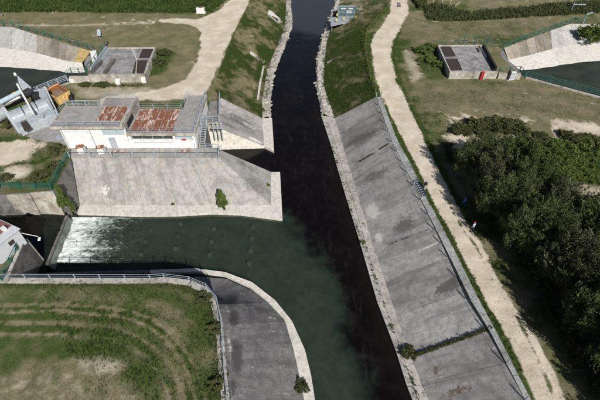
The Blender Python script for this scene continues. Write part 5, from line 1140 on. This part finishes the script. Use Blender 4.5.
def line_weeds(name, label, pts, zs, n_, wid, h, mat, leaf=.07):
    Q = [P(a[0], a[1], z) for a, z in zip(pts, zs)]; C = []
    for i in range(n_):
        t = random.random() * (len(Q) - 1); k = int(t); p = lerp(Q[k], Q[k + 1], t - k)
        if vnoise(np.array([t * 9.]), np.array([3.3]))[0] < (.12 if n_ > 400 else .38): continue
        C.append((p.x + random.gauss(0, wid), p.y + random.gauss(0, wid * .4), p.z + h * .4))
    C = np.array(C); v, f = leaf_cloud(C, np.tile((wid * .8, wid * .8, h * .6), (len(C), 1)), 12, leaf, up=1, elong=1.5); o = arr_mesh(name, v, f, M[mat]); tag(o, label, 'weeds', kind='stuff')
line_weeds('joint_weeds', 'line of weeds growing in the lowest joint of the right slope', [(412,357),(493,328)], (-4.9, .02), 900, .16, .16, 'leaf_scrub', .05)
line_weeds('joint_weeds', 'sparse weeds in the upper joint of the right slope', [(350,168),(392,142)], (-4.9, 0), 200, .1, .14, 'leaf_scrub', .05)
line_weeds('joint_weeds', 'thin weeds in the middle joint of the right slope', [(375,250),(436,227)], (-4.9, 0), 70, .06, .1, 'leaf_dry', .04)
line_weeds('kerb_weeds', 'weeds rooted along the river kerb of the right slope', [(330,140),(338,165),(353,215),(366,250),(382,300),(401,350),(419,400)], [-5.0] * 7, 260, .12, .15, 'leaf_scrub', .045)

line_weeds('shore_weeds', 'weeds growing among the rocks of the left shore', [(285,5),(285,25),(275,48),(267,68),(263,100)], [-4.8] * 5, 260, .45, .35, 'leaf_scrub', .08)
line_weeds('shore_weeds', 'weeds growing among the rocks of the right shore', [(338,8),(331,28),(327,45),(325,62),(325,85),(333,114)], [-4.8] * 6, 240, .4, .3, 'leaf_scrub', .08)
line_weeds('fence_weeds', 'weeds along the brown pipe railing on the right bank', [(388,8),(376,20),(366,32),(365,50),(370,75),(377,93)], [0] * 6, 420, .35, .5, 'leaf_shrub', .1)
line_weeds('kerb_weeds', 'weeds along the kerb of the shaded south wall', [(-20,286),(60,286),(150,286),(188,288),(211,304),(218,330),(221,370),(224,398)], [0] * 8, 420, .35, .22, 'leaf_scrub', .06)
line_weeds('wall_weeds', 'dry weeds at the foot of the left intake front wall', [(75,86),(100,86),(143,86)], [0] * 3, 200, .4, .4, 'leaf_scrub', .09)
# ------------------------------------------------------------------ grass tufts
def tufts(x, y, z, d, l, label, blades=5, h=.2, name='grass'):
    N = len(x); r0 = rng.random(N); B = blades; idx = np.repeat(np.arange(N), B); M_ = N * B
    a = rng.random(M_) * 6.283; rr = rng.random(M_) * .11; bx_ = x[idx] + np.cos(a) * rr; by_ = y[idx] + np.sin(a) * rr; bz = z[idx] - .03
    hh = h * (.5 + l[idx] * .9) * (.5 + rng.random(M_)); la = rng.random(M_) * 6.283; le = hh * .6 * rng.random(M_); w_ = .02 + .02 * rng.random(M_)
    wa = rng.random(M_) * 3.14; wx, wy = np.cos(wa) * w_, np.sin(wa) * w_
    v = np.stack([np.c_[bx_ - wx, by_ - wy, bz], np.c_[bx_ + wx, by_ + wy, bz], np.c_[bx_ + np.cos(la) * le, by_ + np.sin(la) * le, bz + hh]], 1).reshape(-1, 3)
    at = {'lush': np.repeat(l[idx], 3), 'dirt': np.repeat(d[idx] * .3, 3)}
    o = arr_mesh(name, v, np.arange(M_ * 3).reshape(-1, 3), M['ground'], at); tag(o, label, 'grass', kind='stuff')
def scatter_ground():
    N = 230000; x = rng.uniform(-75, 75, N); y = 8 + 95 * rng.random(N) ** 1.25
    k = np.abs(x) < 8 + y * .8
    x, y = x[k], y[k]
    for r_ in (RIM, RIM_L, RIM_R): s_ = sdist(x, y, [(p.x, p.y) for p in r_]) > .25; x, y = x[s_], y[s_]
    # keep off decks and buildings
    for poly in ([(88,47),(156,46),(146,77),(69,78)], [(437,44),(500,44),(522,78),(448,74)], [(26,136),(50,124),(60,124),(66,145),(44,141)], [(376,96),(392,142),(421,200),(450,258),(490,332),(526,402),(571,480),(578,480),(532,400),(497,332),(457,257),(427,200),(398,142),(382,96)]):
        s_ = ~inside(x, y, xy(poly)); x, y = x[s_], y[s_]
    s_ = ~((x > xl - .3) & (x < xr + .3) & (y > FY - 3) & (y < rearL2 + .3)); x, y = x[s_], y[s_]
    d, l = paint(x, y); s_ = rng.random(len(x)) > d * 1.35; s_ &= rng.random(len(x)) < .45 + .55 * l; x, y, d, l = x[s_], y[s_], d[s_], l[s_]
    tufts(x, y, (fbm(x * .5, y * .5) - .5) * .22 - d * .05, d, l, 'short dry and green grass covering the fields and verges')
scatter_ground()
for (v, f, d, l), lab in ((bw, 'grass on the left river bank'), (be, 'grass on the right river bank')):
    fi = rng.integers(0, len(f), 60000); a, b = rng.random(60000)[:, None], rng.random(60000)[:, None]; q = v[f[fi]]
    p = (q[:, 0] * (1 - a) + q[:, 1] * a) * (1 - b) + (q[:, 3] * (1 - a) + q[:, 2] * a) * b; dd = d[f[fi]].mean(1); ll = l[f[fi]].mean(1)
    s_ = rng.random(60000) < .3 + ll; tufts(p[s_, 0], p[s_, 1], p[s_, 2], dd[s_], ll[s_], lab, h=.26)
# pale stones strewn on the gravel
N = 5200; x = rng.uniform(-45, 45, N * 6); y = rng.uniform(10, 110, N * 6); d, l = paint(x, y); k = d > .55; x, y = x[k][:N], y[k][:N]
n_ = len(x); s_ = rng.uniform(.02, .055, n_); c = np.c_[x, y, s_ * .3]; a = rng.random(n_) * 6.28
base = np.array([(1, 0, 0), (0, 1, 0), (-1, 0, 0), (0, -1, 0), (0, 0, 1)], float); vv = (base[None] * s_[:, None, None]); ca_, sa_ = np.cos(a)[:, None], np.sin(a)[:, None]
vx = vv[..., 0] * ca_ - vv[..., 1] * sa_; vy = vv[..., 0] * sa_ + vv[..., 1] * ca_; vv = np.stack([vx, vy, vv[..., 2]], -1) + c[:, None] + np.array([0, 0, -.02])
fb = np.array([(0, 1, 4), (1, 2, 4), (2, 3, 4), (3, 0, 4)]); ff = (fb[None] + (np.arange(n_) * 5)[:, None, None]).reshape(-1, 3)
o = arr_mesh('gravel', vv.reshape(-1, 3), ff, M['rockbed']); tag(o, 'loose pale stones strewn over the gravel road and the path', 'gravel', kind='stuff')

# ------------------------------------------------------------------ people
def person(label, p, facing, shirt, trousers, hair, walk=.22):
    root = empty('person', p, label, 'person', rz=facing)
    J = [(0, 0, .95), (0, 0, 1.15), (0, .02, 1.38), (0, .03, 1.5), (0, .03, 1.62),                      # pelvis, waist, chest, neck, head base
         (-.1, 0, .9), (-.11, walk * .5, .5), (-.11, walk * .55, .08), (-.11, walk * .55 + .16, .04),
         (.1, 0, .9), (.11, -walk * .2, .5), (.11, -walk * .9, .1), (.11, -walk * .9 + .15, .04),
         (-.19, .01, 1.4), (-.24, -.06, 1.12), (-.22, .08, .9), (.19, .01, 1.4), (.25, .02, 1.12), (.2, .22, 1.0)]
    E_ = [(0, 1), (1, 2), (2, 3), (3, 4), (0, 5), (5, 6), (6, 7), (7, 8), (0, 9), (9, 10), (10, 11), (11, 12), (2, 13), (13, 14), (14, 15), (2, 16), (16, 17), (17, 18)]
    rad = [.14, .125, .15, .055, .055, .09, .065, .045, .04, .09, .065, .045, .04, .06, .042, .03, .06, .042, .03]
    me = bpy.data.meshes.new('body'); me.from_pydata(J, E_, []); o = bpy.data.objects.new('body', me); COL.objects.link(o)
    sk_ = o.modifiers.new('skin', 'SKIN'); 
    for i, sv_ in enumerate(me.skin_vertices[0].data): sv_.radius = (rad[i], rad[i] * .8)
    me.skin_vertices[0].data[0].use_root = True; s2_ = o.modifiers.new('sub', 'SUBSURF'); s2_.levels = s2_.render_levels = 2
    n = NT('clothes'); sep = n.n('ShaderNodeSeparateXYZ'); tc = n.n('ShaderNodeTexCoord'); n.l(tc.outputs['Object'], sep.inputs[0])
    st_ = n.math('GREATER_THAN', sep.outputs[2], .96); c = n.mix(st_, trousers, shirt); c = n.mix(n.math('LESS_THAN', sep.outputs[2], .09), c, (.05, .045, .04))
    c = n.mix(n.math('GREATER_THAN', sep.outputs[2], 1.47), c, (.5, .32, .24)); n.color(c); me.materials.append(n.m); o.parent = root
    bm = bmesh.new(); bmesh.ops.create_icosphere(bm, subdivisions=3, radius=.115)
    for v in bm.verts:
        v.co.x *= .82; v.co.z *= 1.12
        if v.co.y > .06: v.co.z *= .96
        if v.co.y > .09 and abs(v.co.x) < .03 and -.03 < v.co.z < .01: v.co.y += .025
    me2 = bpy.data.meshes.new('head'); bm.to_mesh(me2); bm.free(); hd = bpy.data.objects.new('head', me2); COL.objects.link(hd); hd.parent = root; hd.location = (0, .05, 1.63); hm = NT('skin'); hm.color((.5, .32, .24)); me2.materials.append(hm.m)
    bm = bmesh.new(); bmesh.ops.create_icosphere(bm, subdivisions=3, radius=.13)
    for v in bm.verts: v.co.x *= .86; v.co.z *= 1.08
    bmesh.ops.delete(bm, geom=[v for v in bm.verts if v.co.z < -.02 and v.co.y > -.03 or v.co.y > .07 and v.co.z < .06], context='VERTS')
    me3 = bpy.data.meshes.new('hair'); bm.to_mesh(me3); bm.free(); hr = bpy.data.objects.new('hair', me3); COL.objects.link(hr); hr.parent = root; hr.location = (0, .035, 1.65); h2 = NT('hair'); h2.color(hair); me3.materials.append(h2.m)
    for sx in (-1, 1):
        mb = MB(); b0 = Vector((sx * .21, .1 if sx < 0 else .26, .87 if sx < 0 else .99)); mb.box(b0, (.03, .08, .09))
        for k in range(4): mb.bar(b0 + Vector((0, -.03 + k * .02, -.04)), b0 + Vector((-sx * .015, -.025 + k * .02, -.115 + abs(k - 1.5) * .012)), .016)
        mb.bar(b0 + Vector((-sx * .01, .04, .01)), b0 + Vector((-sx * .03, .075, -.045)), .018)
        me4 = bpy.data.meshes.new('hand'); me4.from_pydata(mb.v, [], mb.f); me4.materials.append(hm.m); h_ = bpy.data.objects.new('hand', me4); COL.objects.link(h_); h_.parent = root
    return root
person('person with red hair, light blue shirt and dark trousers walking on the gravel path', P(471.5, 231.5), R(25), (.33, .42, .6), (.03, .04, .07), (.3, .05, .04))
person('person in dark blue clothes walking in the shade beside the grove', P(463, 206.5), R(20), (.05, .1, .4), (.03, .06, .22), (.04, .03, .02))
